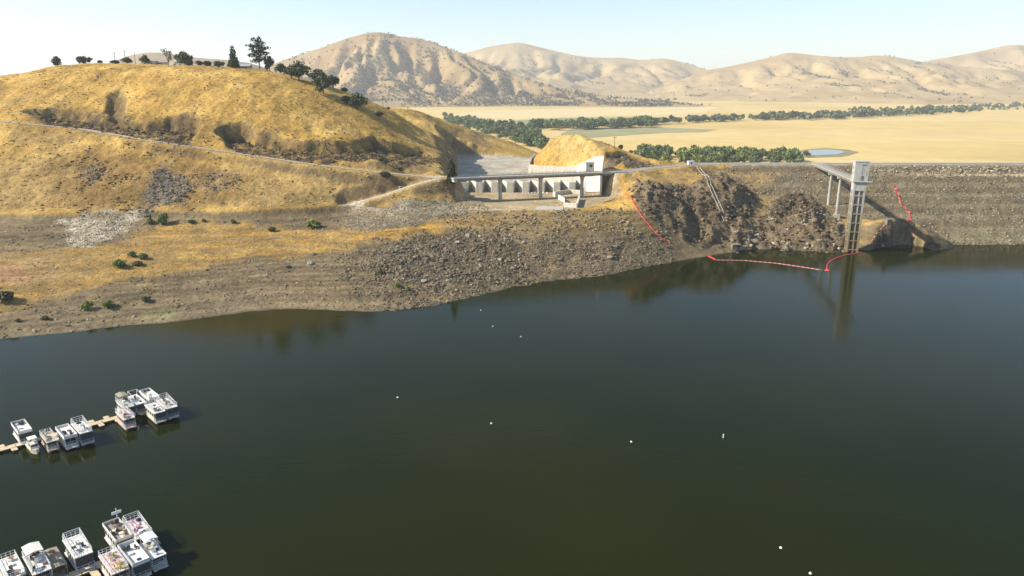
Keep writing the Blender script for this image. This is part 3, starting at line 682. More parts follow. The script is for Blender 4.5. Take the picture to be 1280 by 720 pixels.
# low concrete walls and rubble in the channel
lw = empty('outlet_basin', tuple(at(710, 252, z=19.4)), 0, 'low L-shaped concrete basin wall on the channel floor under the bridge', 'wall')
LWP = [at(u, v, z=19.4) for u, v in [(727, 243), (712, 242), (692, 245), (705, 253), (705, 259), (721, 260), (724, 250)]]
for a, b_ in zip(LWP[:-1], LWP[1:]): rel(wall_seg(a[:2], b_[:2], 18.5, 18.5, 21.6, 21.6, 0.8), lw).build('wall_panel', M_white_conc, lw)
sl = empty('channel_slab', tuple(at(655, 259, z=19.5)), 0, 'flat pale concrete slab along the channel edge left of the basin walls', 'slab')
pa = [at(u, v, z=19.7) for u, v in [(668, 262), (704, 262.5), (704, 258), (672, 257.5)]]
rel(MB().prism([(q[0], q[1]) for q in pa][::1], 19.0, 19.72), sl).build('slab', M_conc, sl)

def string_pts(pts, n):
    pts = np.array(pts); d = np.r_[0, np.cumsum(np.linalg.norm(np.diff(pts, axis=0), axis=1))]
    q = np.linspace(0, d[-1], n); return np.stack([np.interp(q, d, pts[:, j]) for j in range(3)], 1)
M_red = plain('red_float_plastic', (0.62, 0.055, 0.06), 0.5, 0.15)
M_redpale = plain('faded_red_float', (0.62, 0.25, 0.21), 0.6, 0.2)
M_whitep = plain('white_float_plastic', (0.75, 0.73, 0.66), 0.5, 0.1)
M_rope = plain('rope', (0.40, 0.30, 0.22), 0.9, 0.2)
def boom(px_pts, label, m=None, r=0.28, ln=1.3, gap=2.0, on_ground=True, z=0.12, jit=0.0, name='debris_boom'):
    m = m or M_red
    if on_ground:
        P_ = []
        for (u0, v0), (u1, v1) in zip(px_pts[:-1], px_pts[1:]):
            n = max(2, int(math.hypot(u1 - u0, v1 - v0) / 6))
            for i in range(n): P_.append(hit(u0 + (u1 - u0) * i / n, v0 + (v1 - v0) * i / n))
        P_.append(hit(*px_pts[-1]))
    else: P_ = [at(u, v, z=z) for u, v in px_pts]
    P_ = np.array(P_)
    L_ = np.linalg.norm(np.diff(P_, axis=0), axis=1).sum(); n = max(3, int(L_ / gap))
    Q = string_pts(P_, n * 4)
    if jit: Q = Q + np.stack([jit * perlin(np.arange(len(Q)) * 0.4, 0.5, 3), jit * perlin(np.arange(len(Q)) * 0.4, 7.5, 4), 0 * Q[:, 0]], 1)
    if on_ground: Q[:, 2] = np.maximum(samp(HG, Q[:, 0], Q[:, 1]), 0) + r * 0.8
    o = empty(name, tuple(Q[0]), 0, label, 'float line')
    rel(MB().path([Vector(map(float, q)) for q in Q[::2]], 0.05, 4), o).build('rope', M_rope, o)
    fl = MB()
    for i in range(0, len(Q) - 4, 4):
        a, b_ = Vector(map(float, Q[i])), Vector(map(float, Q[i + 3])); mid = (a + b_) / 2; t = (b_ - a).normalized()
        fl.tube(mid - t * ln / 2, mid - t * ln * 0.36, r * 0.55, 8, r); fl.tube(mid - t * ln * 0.36, mid + t * ln * 0.36, r, 8); fl.tube(mid + t * ln * 0.36, mid + t * ln / 2, r, 8, r * 0.55)
    rel(fl, o).build('floats', m, o, kind='stuff')
    return o
boom([(780, 243), (787, 245), (800, 268), (815, 287), (828, 300), (841, 311)], 'red float line lying down the rocky bank right of the spillway', r=0.24, ln=1.55, gap=1.6)
boom([(652, 243.5), (660, 242.4), (671, 241), (680, 241.4), (691, 242)], 'row of small white floats on the channel floor before the weir', M_whitep, 0.32, 1.1, 2.0)
boom([(728, 238), (740, 238.6), (754, 240)], 'short row of cream floats at the foot of the white wall', M_whitep, 0.32, 1.1, 2.0)
boom([(1118, 232), (1122, 243), (1128, 256), (1136, 266), (1139, 272), (1133, 282)], 'red float line in a wavering heap up the grey dam face', r=0.3, ln=1.3, gap=1.4, jit=2.0)
boom([(1106, 281), (1098, 290), (1090, 302), (1085, 311)], 'short faded red float line on the tan rocks by the tower', M_redpale, 0.25, 1.2, 2.2)
boom([(896, 325), (930, 325.5), (970, 329), (1005, 334), (1030, 338)], 'long thin faded boom floating from the cliff toward the tower', M_redpale, 0.17, 1.75, 1.9, False)
boom([(886, 320.5), (891, 323), (896, 325.5)], 'short red boom end touching the bank below the cliff', M_red, 0.42, 1.3, 1.5, False)
boom([(1031, 337.5), (1036, 338.5), (1033.5, 336), (1034, 331), (1038, 326.5), (1046, 322), (1058, 318.5), (1070, 316.5), (1079, 315)], 'curved red boom floating round the foot of the intake tower', M_red, 0.24, 1.6, 1.7, False)

# intake tower and its footbridge
T = at(1063.5, 314, z=0); TR = R(-12.7)
to = empty('intake_tower', (T[0], T[1], -1.0), TR, 'tall concrete intake tower with ringed shaft and box head standing in the lake', 'tower')
zt = lambda z: z + 1.0
M_c = M_core
MB().box((0, 0, zt(14)), (4.0, 4.0, 34)).build('shaft_core', M_core, to)
for sx in (-1, 1):
    for sy in (-1, 1): MB().box((sx * 2.2, sy * 2.2, zt(14.5)), (0.75, 0.75, 35)).build('column', M_tower, to)
MB().box((0.25, -2.25, zt(14.5)), (0.4, 0.5, 35)).build('column', M_tower, to)
for i in range(8): MB().box((0, 0, zt(1.2 + 4.15 * i)), (5.0, 5.0, 0.36)).build('ring_beam', M_tower, to)
MB().box((0, 0, zt(30.4)), (5.3, 5.3, 4.0)).build('collar', M_tower, to)
MB().box((0.8, -0.1, zt(32.6)), (8.2, 6.6, 0.45)).build('platform', M_tower, to)
hd = MB().box((0, 0, zt(37.1)), (5.9, 5.4, 8.55)).build('head', M_tower, to)
MB().box((0, 0, zt(41.45)), (6.2, 5.7, 0.3)).build('parapet', M_tower, hd)
MB().box((0.7, -2.715, zt(40.0)), (1.7, 0.12, 0.45)).build('vent', M_dksteel, hd)
MB().box((0.6, -2.715, zt(34.1)), (1.0, 0.12, 2.1)).build('door', M_dksteel, hd)
for z in (38.6, 36.0): MB().box((-2.965, 0.4, zt(z)), (0.12, 0.8, 0.8)).build('window', M_dark, hd)
MB().box((0.2, -2.72, zt(37.6)), (0.25, 0.1, 5.4)).build('downpipe', M_steel, hd)
rl = MB()
for i in range(8): rl.box((-3.2 + i * 1.15, -3.3, zt(33.35)), (0.07, 0.07, 1.1))
for i in range(6): rl.box((4.8, -3.3 + i * 1.25, zt(33.35)), (0.07, 0.07, 1.1))
for z in (33.4, 33.88): rl.box((0.8, -3.3, zt(z)), (8.0, 0.06, 0.07)); rl.box((4.8, -0.1, zt(z)), (0.06, 6.4, 0.07))
rl.build('railing', M_steel, to)

E0 = np.array([*at(1018, 204.5, z=31.3)[:2], 31.4]); E1 = np.array([T[0] - 0.4, T[1] + 3.4, 32.6])
ed = E1 - E0; EL = float(np.linalg.norm(ed)); ea = math.atan2(ed[1], ed[0])
fb = empty('tower_footbridge', tuple((E0 + E1) / 2), ea, 'narrow concrete service bridge running from the dam crest to the tower', 'bridge')
tilt = math.asin(ed[2] / EL)
fbx = lambda mb: mb
MB().box((0, 0, 0), (EL, 3.2, 0.4), rx=-tilt).build('deck', M_conc, fb)
for s in (-1.0, 1.0): MB().box((0, s, -0.75), (EL, 0.4, 1.1), rx=-tilt).build('girder', M_oldc, fb)
for s in (-1.53, 1.53):
    rl = MB()
    for i in range(26):
        x = -EL / 2 + (i + 0.5) * EL / 26; rl.box((x, s, 0.72 + x * math.tan(tilt)), (0.09, 0.09, 1.05))
    for z in (0.5, 0.85, 1.22): rl.box((0, s, z), (EL, 0.07, 0.09), rx=-tilt)
    rl.build('railing', M_steel, fb)
for u in (1040, 1051.5):
    ts = np.linspace(0, 1, 500); pu = E0[None] + ed[None] * ts[:, None]
    dep = pu[:, 1] * CP - (pu[:, 2] - CAM_H) * SP; uu = 640 + FPX * pu[:, 0] / dep
    tt = ts[np.argmin(np.abs(uu - u))]; gp = E0 + ed * tt; g = float(samp(HG, gp[0], gp[1])) - fb.location.z
    xl = (tt - 0.5) * EL; zt_ = -1.3 + xl * math.tan(tilt)
    c = MB().loft([[(xl + r_ * math.cos(i * math.pi / 5), r_ * 1.25 * math.sin(i * math.pi / 5), z) for i in range(10)] for z, r_ in ((g - 0.8, 0.68), (zt_ - 0.9, 0.5))]).build('pier', M_conc, fb)
    MB().box((xl, 0, zt_ - 0.45), (1.1, 3.0, 0.9)).build('pier_cap', M_conc, c)
    if u > 1045: MB().box((xl, 0, g + 0.3), (2.6, 2.8, 1.8)).build('footing', M_conc, c)

# inclined track down the cliff
tk = []
for (u0, v0), (u1, v1) in zip([(873, 211), (884, 226), (892, 244), (900, 262)], [(884, 226), (892, 244), (900, 262), (909, 284)]):
    for i in range(5): tk.append(hit(u0 + (u1 - u0) * i / 5, v0 + (v1 - v0) * i / 5))
tk = np.array(tk); tk[:, 2] += 0.7
for _ in range(6): tk[1:-1] = (tk[:-2] + tk[1:-1] * 2 + tk[2:]) / 4
zg = samp(HG, tk[:, 0], tk[:, 1]); tk[:, 2] = np.maximum(tk[:, 2], zg + 0.45)
tr = empty('inclined_track', tuple(tk[0]), 0, 'pale twin-rail inclined track running down the rock cliff from the crest', 'track')
for s in (-0.75, 0.75): rel(MB().path([Vector((float(q[0] + s), float(q[1]), float(q[2]))) for q in tk], 0.15, 6), tr).build('rail', M_conc, tr)
for i in range(0, len(tk) - 1): rel(MB().box(tuple((tk[i] + tk[i + 1]) / 2 - np.array([0, 0, 0.24])), (1.9, 0.3, 0.2)), tr).build('sleeper', M_wood, tr)
pp = hit(918, 310.5)
cf = empty('concrete_footing', (pp[0], pp[1], pp[2] - 0.4), 0.1, 'broken concrete footing at the waterline below the cliff', 'footing')
MB().box((0, 0.6, 0.9), (2.6, 2.6, 2.6)).build('block', M_oldc, cf); MB().box((3.9, 0.2, 0.6), (4.6, 2.4, 1.6), 0.1).build('slab', M_oldc, cf); MB().box((0.5, -0.2, 2.35), (4.0, 3.0, 0.3), 0.05).build('cap', M_oldc, cf)
pp = hit(1110, 279)
cb = empty('anchor_block', (pp[0], pp[1], pp[2] - 0.5), 0.2, 'small tan concrete anchor block on the rocks right of the tower', 'block')
MB().box((0, 0, 1.1), (2.4, 2.0, 2.4)).build('block', M_oldc, cb); MB().box((0, 0, 2.38), (2.7, 2.3, 0.2)).build('cap', M_oldc, cb)

# sheds, poles, houses
M_shedw = plain('white_painted_wall', (0.72, 0.70, 0.66), 0.6, 0.08, 1.0); M_roofg = plain('grey_metal_roof', (0.38, 0.37, 0.36), 0.5, 0.1, 1.0)
def shed(p, w, d, h, rz, label, cat, wallm=None, roofm=None, pitch=0.8, n_win=2, name='shed'):
    o = empty(name, (p[0], p[1], p[2] - 0.3), rz, label, cat)
    MB().box((0, 0, h / 2 + 0.15), (w, d, h + 0.3)).build('wall', wallm or M_shedw, o)
    z = h + 0.32; e = 0.35
    rf = MB(); rf.v = [(-w / 2 - e, -d / 2 - e, z), (w / 2 + e, -d / 2 - e, z), (w / 2 + e, d / 2 + e, z), (-w / 2 - e, d / 2 + e, z), (-w / 2 - e, 0, z + pitch), (w / 2 + e, 0, z + pitch)]
    rf.f = [(3, 2, 1, 0), (0, 1, 5, 4), (2, 3, 4, 5), (0, 4, 3), (1, 2, 5)]
    rf.build('roof', roofm or M_roofg, o)
    for i in range(n_win): MB().box((-w / 2 + (i + 1) * w / (n_win + 1), -d / 2 - 0.02, h * 0.6), (0.9, 0.08, 0.8)).build('window', M_dark, o)
    return o
shed(at(865, 206.6, z=31.0) + np.array([0, 3.5, 0]), 3.2, 2.6, 2.0, 0.1, 'small white equipment shed on the crest road above the cliff', 'shed', pitch=0.35, n_win=1)
gr = hit(874, 206.5)
pc = empty('equipment_post', tuple(gr), 0, 'thin grey equipment post with box beside the white crest shed', 'post')
MB().tube((0, 0, -0.3), (0, 0, 3.0), 0.12, 8).build('post', M_steel, pc); MB().box((0, -0.15, 1.6), (0.7, 0.3, 0.9)).build('box', M_steel, pc)
def ridge_pt(u, back=3.0):
    """highest visible ground in this direction, a little behind the brow"""
    d = ray(u, 100); t = np.arange(380, 560, 1.0) / d[1]; x, y = d[0] * t, d[1] * t; z = samp(HG, x, y)
    i = int(np.argmax((z - CAM_H) / y)); i = min(i + int(back), len(t) - 1)
    return np.array([x[i], y[i], z[i]])
shed(ridge_pt(76, 6), 3.2, 3.0, 2.4, 0.3, 'tiny white shed under the leftmost small tree on the ridge', 'shed', pitch=0.7, n_win=1)
shed(ridge_pt(190, 7), 8.5, 6, 2.4, 0.05, 'long low pale building on the ridge between dark trees', 'house', plain('grey_block_wall', (0.48, 0.46, 0.43), 0.7, 0.1), pitch=0.5, n_win=3, name='house')
shed(ridge_pt(205, 8), 6.0, 6, 2.2, -0.05, 'pale flat-roofed building right of the long low ridge building', 'house', plain('cream_wall', (0.6, 0.57, 0.5), 0.7, 0.1), pitch=0.3, n_win=2, name='house')
shed(ridge_pt(307, 12), 8.0, 6, 2.4, 0.0, 'dim grey house tucked between the tall pine and cone-shaped tree', 'house', plain('grey_siding', (0.35, 0.35, 0.36), 0.7, 0.1), pitch=1.2, n_win=3, name='house')
# parked car by the ridge buildings
M_car = plain('white_car_paint', (0.75, 0.75, 0.74), 0.3, 0.03); M_tyre = plain('tyre_rubber', (0.03, 0.03, 0.03), 0.8, 0.1); M_glass = plain('dark_glass', (0.025, 0.035, 0.045), 0.12, 0.1)
gp = ridge_pt(224, 1)
car = empty('parked_car', tuple(gp), 0.15, 'white car parked on the ridge right of the pale buildings', 'car')
prof = [(-2.2, 0.45), (2.2, 0.45), (2.25, 0.8), (1.95, 0.98), (1.1, 1.05), (-2.1, 1.08), (-2.25, 0.8)]
bdy = MB().loft([[(x, y, z) for x, z in prof] for y in (-0.88, 0.88)]).build('body', M_car, car)
MB().loft([[(x, y * (0.92 if z > 1.2 else 1), z) for x, z in [(-1.9, 1.05), (1.0, 1.05), (0.35, 1.58), (-1.5, 1.6)]] for y in (-0.8, 0.8)]).build('cabin_glass', M_glass, car)
MB().box((-0.55, 0, 1.615), (1.8, 1.4, 0.06)).build('roof', M_car, car)
for x in (-1.4, 1.4):
    for y in (-0.8, 0.8): MB().tube((x, y - 0.1, 0.34), (x, y + 0.1, 0.34), 0.34, 12).build('wheel', M_tyre, car)
def pole(p, h, label, arm=True):
    o = empty('utility_pole', (p[0], p[1], p[2] - 0.4), 0.2, label, 'pole')
    MB().tube((0, 0, 0), (0, 0, h + 0.4), 0.2, 8, 0.14).build('post', M_wood, o)
    if arm:
        MB().box((0, 0, h - 0.4), (2.4, 0.16, 0.18)).build('crossarm', M_wood, o)
        for x in (-1.0, 0, 1.0): MB().tube((x, 0, h - 0.3), (x, 0, h - 0.05), 0.09, 6).build('insulator', M_steel, o)
    return o
pole(ridge_pt(147, 4), 7.5, 'wooden utility pole standing above the low bush on the left ridge')
pole(ridge_pt(160, 14), 9.5, 'taller utility pole just behind the round dark ridge tree')
pole(ridge_pt(172, 3), 8.0, 'plain bare pole left of the long low ridge building', False)
pole(hit(479, 138), 7.5, 'thin utility pole on the bare slope right of the oaks')
pole(hit(510, 142), 5.5, 'short pole near the right brow of the golden hill')
pole(hit(768, 186), 7.0, 'thin utility pole on the golden knoll beside the spillway')

# ------------------------------------------------------------------ rocks
ico = None
def ico_base():
    bm = bmesh.new(); bmesh.ops.create_icosphere(bm, subdivisions=1, radius=1.0)
    v = np.array([tuple(q.co) for q in bm.verts]); f = np.array([[q.index for q in fc.verts] for fc in bm.faces]); bm.free()
    return v, f
IV, IF = ico_base()
def pick(mask, n, seed):
    r = np.random.default_rng(seed); area = np.gradient(gy)[:, None] * 0.95 * np.ones((1, NX))
    w = (np.clip(mask, 0, None) * area * (H > 0.02)).ravel(); w = w / w.sum()
    i = r.choice(len(w), n, p=w); x = X.ravel()[i] + r.uniform(-0.5, 0.5, n); y = Y.ravel()[i] + r.uniform(-0.5, 0.5, n)
    return x, y, samp(HG, x, y), r
def blob_mesh(name, x, y, z, size, cols, r, flat=(0.55, 0.9), rough=0.28, sink=0.25):
    n = len(x); nv = len(IV)
    base = IV[None] * (1 + r.normal(0, rough, (n, nv, 1)))
    sc = np.stack([size * r.uniform(0.75, 1.25, n), size * r.uniform(0.7, 1.2, n), size * r.uniform(*flat, n)], 1)
    base = base * sc[:, None]
    a = r.uniform(0, 2 * np.pi, n); ca, sa = np.cos(a)[:, None], np.sin(a)[:, None]
    V = np.stack([base[..., 0] * ca - base[..., 1] * sa, base[..., 0] * sa + base[..., 1] * ca, base[..., 2]], -1)
    V += np.stack([x, y, z + sc[:, 2] * (0.5 - sink)], 1)[:, None]
    F = (IF[None] + (np.arange(n) * nv)[:, None, None]).reshape(-1, 3)
    return np_mesh(name, V.reshape(-1, 3), F, False, np.repeat(cols, nv, 0))
M_rock = attr_mat('rock', 2.0, 0.3, 0.22, 0.6, 0.3)
def rockcol(r, n, a, b, gold=0.0):
    t = r.random(n)[:, None]; c = np.array(a) * (1 - t) + np.array(b) * t
    return c * r.uniform(0.75, 1.2, n)[:, None]
xs_, ys_, zs_, ss_, cs_ = [], [], [], [], []
def add_rocks(mask, n, smin, smax, a, b, seed, power=2.5):
    x, y, z, r = pick(mask, n, seed)
    s = smin + (smax - smin) * r.random(n) ** power
    xs_.append(x); ys_.append(y); zs_.append(z); ss_.append(s); cs_.append(rockcol(r, n, a, b))
nat = (~is_dam) * 1.0
patch = sstep(-0.25, 0.5, fbm(X / 9, Y / 9, 3, 200))
low_ = (Z0 > 0.1) * (Z0 < 16) * (X < 60) * nat * (Y < 370)
add_rocks(z_boul * (0.25 + patch), 13000, 0.13, 0.55, (0.12, 0.097, 0.067), (0.27, 0.228, 0.165), 1)
add_rocks(z_bouldk * (0.2 + patch), 3200, 0.2, 0.9, (0.085, 0.07, 0.05), (0.23, 0.2, 0.15), 2)
add_rocks(low_ * (1 - 0.9 * z_goldl) * (0.15 + patch), 15000, 0.12, 0.45, (0.11, 0.088, 0.057), (0.36, 0.30, 0.21), 3, 3)
add_rocks(low_ * sstep(0.2, 0.8, fbm(X / 20, Y / 20, 2, 205)) * (1 - z_goldl), 450, 0.35, 0.85, (0.15, 0.125, 0.085), (0.42, 0.37, 0.28), 4, 3)
add_rocks(z_brown * (0.2 + patch), 1400, 0.2, 0.8, (0.16, 0.13, 0.09), (0.3, 0.25, 0.17), 5)
add_rocks(z_berm, 4200, 0.16, 0.42, (0.17, 0.145, 0.105), (0.36, 0.32, 0.25), 6)
add_rocks(z_white, 1100, 0.15, 0.5, (0.36, 0.33, 0.27), (0.66, 0.61, 0.52), 7)
add_rocks(z_dark, 800, 0.18, 0.65, (0.07, 0.066, 0.062), (0.28, 0.27, 0.255), 8)
add_rocks(np.clip(z_cliff + z_knob, 0, 1), 2600, 0.2, 1.0, (0.11, 0.085, 0.056), (0.21, 0.17, 0.115), 9, 2.2)
add_rocks(z_knob * (z_knob > 0.5) * sstep(0.0, 0.5, fbm(X / 8, Y / 8, 2, 210)), 160, 0.3, 1.2, (0.26, 0.23, 0.18), (0.40, 0.37, 0.31), 10)
add_rocks(np.clip(z_point + z_knob2, 0, 1), 450, 0.25, 0.9, (0.08, 0.065, 0.046), (0.16, 0.13, 0.09), 11)
add_rocks(z_cut, 1300, 0.2, 0.9, (0.085, 0.07, 0.048), (0.22, 0.175, 0.11), 12, 2.2)
dmask = is_dam * (ZD > 0) * (ZD < 30.3) * (X < 320)
add_rocks(dmask * (0.35 + patch), 13000, 0.18, 0.6, (0.15, 0.125, 0.085), (0.32, 0.275, 0.20), 13, 2.2)
add_rocks(dmask * np.exp(-((ZD - 27.6) / 1.5) ** 2) * (X > 190), 900, 0.3, 0.9, (0.2, 0.18, 0.14), (0.42, 0.39, 0.33), 14)
rr = np.random.default_rng(77)
CX, CY, CZ_, CS, CC = map(np.concatenate, (xs_, ys_, zs_, ss_, cs_)); CC = CC * np.array((1.05, 0.98, 0.86))
link('shore_rocks', blob_mesh('shore_rocks', CX, CY, CZ_, CS, CC, rr), M_rock, kind='stuff', label='loose grey and brown rocks strewn over the shore, cliff and dam face')

# boulders one can pick out
BOUL = [(585, 296), (572, 304), (592, 312), (560, 314), (541, 309), (606, 302), (632, 300), (655, 304), (690, 303), (712, 306), (744, 303), (770, 309), (625, 326), (600, 332), (573, 338), (540, 330),
        (508, 306), (519, 322), (498, 309), (640, 336), (668, 322), (700, 325), (735, 318), (762, 322), (560, 352), (530, 352), (392, 318), (358, 334), (432, 340), (388, 330), (560, 300), (600, 296), (618, 314), (650, 318),
        (43, 415), (85, 408), (110, 400), (145, 409), (168, 396), (128, 402), (90, 415), (203, 400), (277, 345), (258, 338), (190, 330), (48, 328), (71, 335), (24, 413)]
M_boul = plain('boulder_rock', (0.165, 0.135, 0.095), 0.9, 0.35, 1.2, 0.6); M_boulp = plain('pale_boulder_rock', (0.30, 0.26, 0.195), 0.9, 0.25, 1.2, 0.5)
def boulder_mesh(seed):
    r = np.random.default_rng(seed); bm = bmesh.new(); bmesh.ops.create_icosphere(bm, subdivisions=2, radius=1.0)
    ax = r.normal(size=(7, 3)); ax /= np.linalg.norm(ax, axis=1)[:, None]; lim = r.uniform(0.55, 0.85, 7)
    for v in bm.verts:
        p_ = np.array(v.co)
        for a_, l_ in zip(ax, lim):
            dd = p_ @ a_
            if dd > l_: p_ = p_ - a_ * (dd - l_)
        v.co = Vector(p_ * (1 + 0.05 * r.normal()))
    me = bpy.data.meshes.new('boulder'); bm.to_mesh(me); bm.free(); return me
bms = []
for i in range(6):
    for mm in (M_boul, M_boulp):
        me = boulder_mesh(300 + i); me.materials.append(mm); bms.append(me)
for i, (u, v) in enumerate(BOUL):
    p_ = hit(u, v); o = bpy.data.objects.new('boulder', bms[(i * 5 + (1 if i % 3 == 0 or i > 33 else 0)) % 12]); C.objects.link(o)
    s = (0.9 + 0.7 * random.random()) * (0.85 if i < 34 else 0.5); o.scale = (s * random.uniform(0.8, 1.3), s * random.uniform(0.8, 1.1), s * random.uniform(0.6, 0.9))
    o.location = (p_[0], p_[1], float(samp(HG, p_[0], p_[1])) + 0.15 * s); o.rotation_euler = (0, 0, random.uniform(0, 6.28))
    pale_ = o.data.materials[0] == M_boulp
    if i < 34: tag(o, ('pale' if pale_ else 'dark brown') + ' boulder among the rubble of the ' + ('upper' if v < 312 else 'lower') + ' central bank', 'boulder', 'boulders on the central bank')
    else: tag(o, ('pale' if pale_ else 'brown') + ' stone on the bare left shore ' + ('near the waterline' if v > 390 else 'well above the water'), 'boulder', 'stones on the left shore')

# clumps of dry grass on the hill
gm = hill * nat * (1 - np.clip(z_cut + z_dark, 0, 1)) * (Z0 > 19.5) * (Y < 500) * (np.minimum(s1, s2) > 2)
x, y, z, r = pick(gm * (0.3 + patch), 15000, 40)
t = r.random(len(x))[:, None]; gc = (np.array((0.50, 0.36, 0.145)) * (1 - t) + np.array((0.32, 0.215, 0.085)) * t) * r.uniform(0.85, 1.1, len(x))[:, None]
x2, y2, z2, r2 = pick(np.clip(z_goldl + z_goldm + z_goldr + 0.5 * z_tan, 0, 1), 4000, 41)
t = r2.random(len(x2))[:, None]; gc2 = (np.array((0.42, 0.28, 0.10)) * (1 - t) + np.array((0.28, 0.19, 0.08)) * t)
zsc = zone([(40, 205), (110, 180), (200, 184), (285, 198), (300, 225), (250, 262), (90, 264)], 9, 12, 24, 16) + 0.5 * z_cut + 0.25 * zone([(0, 140), (60, 135), (300, 150), (540, 205), (500, 214), (300, 190), (0, 152)], 5, 5, 23)
x3, y3, z3, r3_ = pick(zsc * nat * sstep(0.0, 0.5, fbm(X / 12, Y / 12, 3, 220)), 1300, 42)
gc3 = np.array((0.10, 0.078, 0.035)) * r3_.uniform(0.6, 1.6, len(x3))[:, None]
x, y, z, gc = np.r_[x, x3], np.r_[y, y3], np.r_[z, z3], np.r_[gc, gc3]; sz1 = np.r_[0.2 + 0.5 * r.random(len(x) - len(x3)) ** 2.5, 0.25 + 0.65 * r3_.random(len(x3)) ** 2]
link('dry_grass', blob_mesh('dry_grass', np.r_[x, x2], np.r_[y, y2], np.r_[z, z2], np.r_[sz1, 0.12 + 0.22 * r2.random(len(x2))], np.r_[gc, gc2], r, (0.3, 0.6), 0.35, 0.4),
     M_rock, kind='stuff', label='tufts of dry golden grass covering the hillside')

# ------------------------------------------------------------------ trees
def foliage_mat(name, base, var=0.35):
    m, nt, b = node_mat(name)
    a = nt.nodes.new('ShaderNodeAttribute'); a.attribute_name = 'Col'
    oi = nt.nodes.new('ShaderNodeObjectInfo')
    k = mixc(nt, oi.outputs['Random'], (0.78, 0.8, 0.8), (1.2, 1.16, 1.1))
    c = mixc(nt, 1.0, a.outputs['Color'], k, 'MULTIPLY'); nt.links.new(c, b.inputs['Base Color'])
    b.inputs['Roughness'].default_value = 0.75; b.inputs['Specular IOR Level'].default_value = 0.2
    return m
M_leaf = foliage_mat('foliage', (0.06, 0.08, 0.03)); M_bark = plain('bark', (0.13, 0.10, 0.075), 0.95, 0.3, 2.0)
def crown_mesh(name, blobs, n, leaf, c0, c1, seed, shell=0.55):
    """leaf-sized faces spread through the volume of several lobes; unit height tree"""
    r = np.random.default_rng(seed); B = np.array(blobs, float); w = B[:, 3] * B[:, 4] * B[:, 5]; w /= w.sum()
    bi = r.choice(len(B), n, p=w); d = r.normal(size=(n, 3)); d /= np.linalg.norm(d, axis=1)[:, None]
    rad = (shell + (1 - shell) * r.random(n)) ** 0.8
    rad *= 1 + 0.22 * np.sin(d[:, 0] * 7 + bi) * np.cos(d[:, 1] * 6 + bi * 2)
    ctr = B[bi, :3] + d * rad[:, None] * B[bi, 3:6]
    nn = d + r.normal(0, 0.7, (n, 3)); nn /= np.linalg.norm(nn, axis=1)[:, None]
    t = np.cross(nn, r.normal(size=(n, 3))); t /= np.linalg.norm(t, axis=1)[:, None]; bt = np.cross(nn, t)
    s = leaf * r.uniform(0.6, 1.4, n)[:, None]
    V = np.stack([ctr + t * s, ctr + bt * s * 0.7, ctr - t * s * 0.9, ctr - bt * s * 0.8], 1).reshape(-1, 3)
    tt = r.random((n, 1)); col_ = np.array(c0) * (1 - tt) + np.array(c1) * tt
    return np_mesh(name, V, np.arange(n * 4).reshape(-1, 4), False, np.repeat(col_, 4, 0))
def trunk_mesh(name, h, r0, limbs):
    mb = MB().tube((0, 0, -0.03), (0.01, 0.0, h * 0.5), r0, 7, r0 * 0.75); mb.tube((0.01, 0, h * 0.5), (0, 0.01, h), r0 * 0.75, 7, r0 * 0.4)
    for a, zb, x, y, z in limbs: mb.tube((0, 0, zb), (x, y, z), r0 * a, 5, r0 * 0.15)
    return mb.mesh(name)
OAK0, OAK1 = (0.045, 0.058, 0.024), (0.12, 0.13, 0.055)
def oak(seed, n=1100, c0=OAK0, c1=OAK1, wide=1.0, leaf=0.055):
    r = np.random.default_rng(seed)
    bl = [(0, 0, 0.55, 0.33 * wide, 0.33 * wide, 0.3), (0.05, -0.03, 0.8, 0.24 * wide, 0.24 * wide, 0.18)] + [(0.3 * wide * math.cos(a) * r.uniform(0.7, 1.2), 0.3 * wide * math.sin(a) * r.uniform(0.7, 1.2), r.uniform(0.28, 0.72), r.uniform(0.17, 0.27) * wide, r.uniform(0.17, 0.27) * wide, r.uniform(0.15, 0.22)) for a in np.linspace(0, 6.28, 8)[:-1]]
    return crown_mesh('crown', bl, n, leaf, c0, c1, seed), trunk_mesh('trunk', 0.55, 0.035, [(0.6, 0.12, b[0] * 0.9, b[1] * 0.9, b[2]) for b in bl[1:6]])
def pine(seed, n=1500):
    r = np.random.default_rng(seed); bl = []
    for i in range(13):
        z = 0.28 + 0.68 * i / 12; rad = 0.26 * (1 - ((z - 0.55) / 0.55) ** 2) + 0.04; a = i * 2.4
        bl.append((rad * 0.55 * math.cos(a), rad * 0.55 * math.sin(a), z, rad * r.uniform(0.6, 0.85), rad * r.uniform(0.6, 0.85), 0.065))
    return crown_mesh('crown', bl, n, 0.028, (0.022, 0.04, 0.026), (0.055, 0.078, 0.045), seed), trunk_mesh('trunk', 0.95, 0.022, [(0.5, b[2] - 0.05, b[0], b[1], b[2]) for b in bl[:8]])
def cone(seed, n=1300, c0=(0.02, 0.045, 0.018), c1=(0.06, 0.10, 0.04), w=0.3):
    bl = [(0.02 * math.cos(i * 2), 0.02 * math.sin(i * 2), 0.16 + 0.8 * i / 7, w * (1 - 0.85 * i / 7.5) ** 0.75, w * (1 - 0.85 * i / 7.5) ** 0.75, 0.13) for i in range(8)]
    return crown_mesh('crown', bl, n, 0.042, c0, c1, seed), trunk_mesh('trunk', 0.6, 0.03, [])
def airy(seed, n=420):
    r = np.random.default_rng(seed); bl = [(r.uniform(-0.25, 0.25), r.uniform(-0.25, 0.25), r.uniform(0.3, 0.9), 0.15, 0.15, 0.12) for i in range(10)]
    return crown_mesh('crown', bl, n, 0.035, (0.11, 0.10, 0.06), (0.2, 0.18, 0.11), seed), trunk_mesh('trunk', 0.7, 0.02, [(0.6, 0.15, b[0], b[1], b[2]) for b in bl])
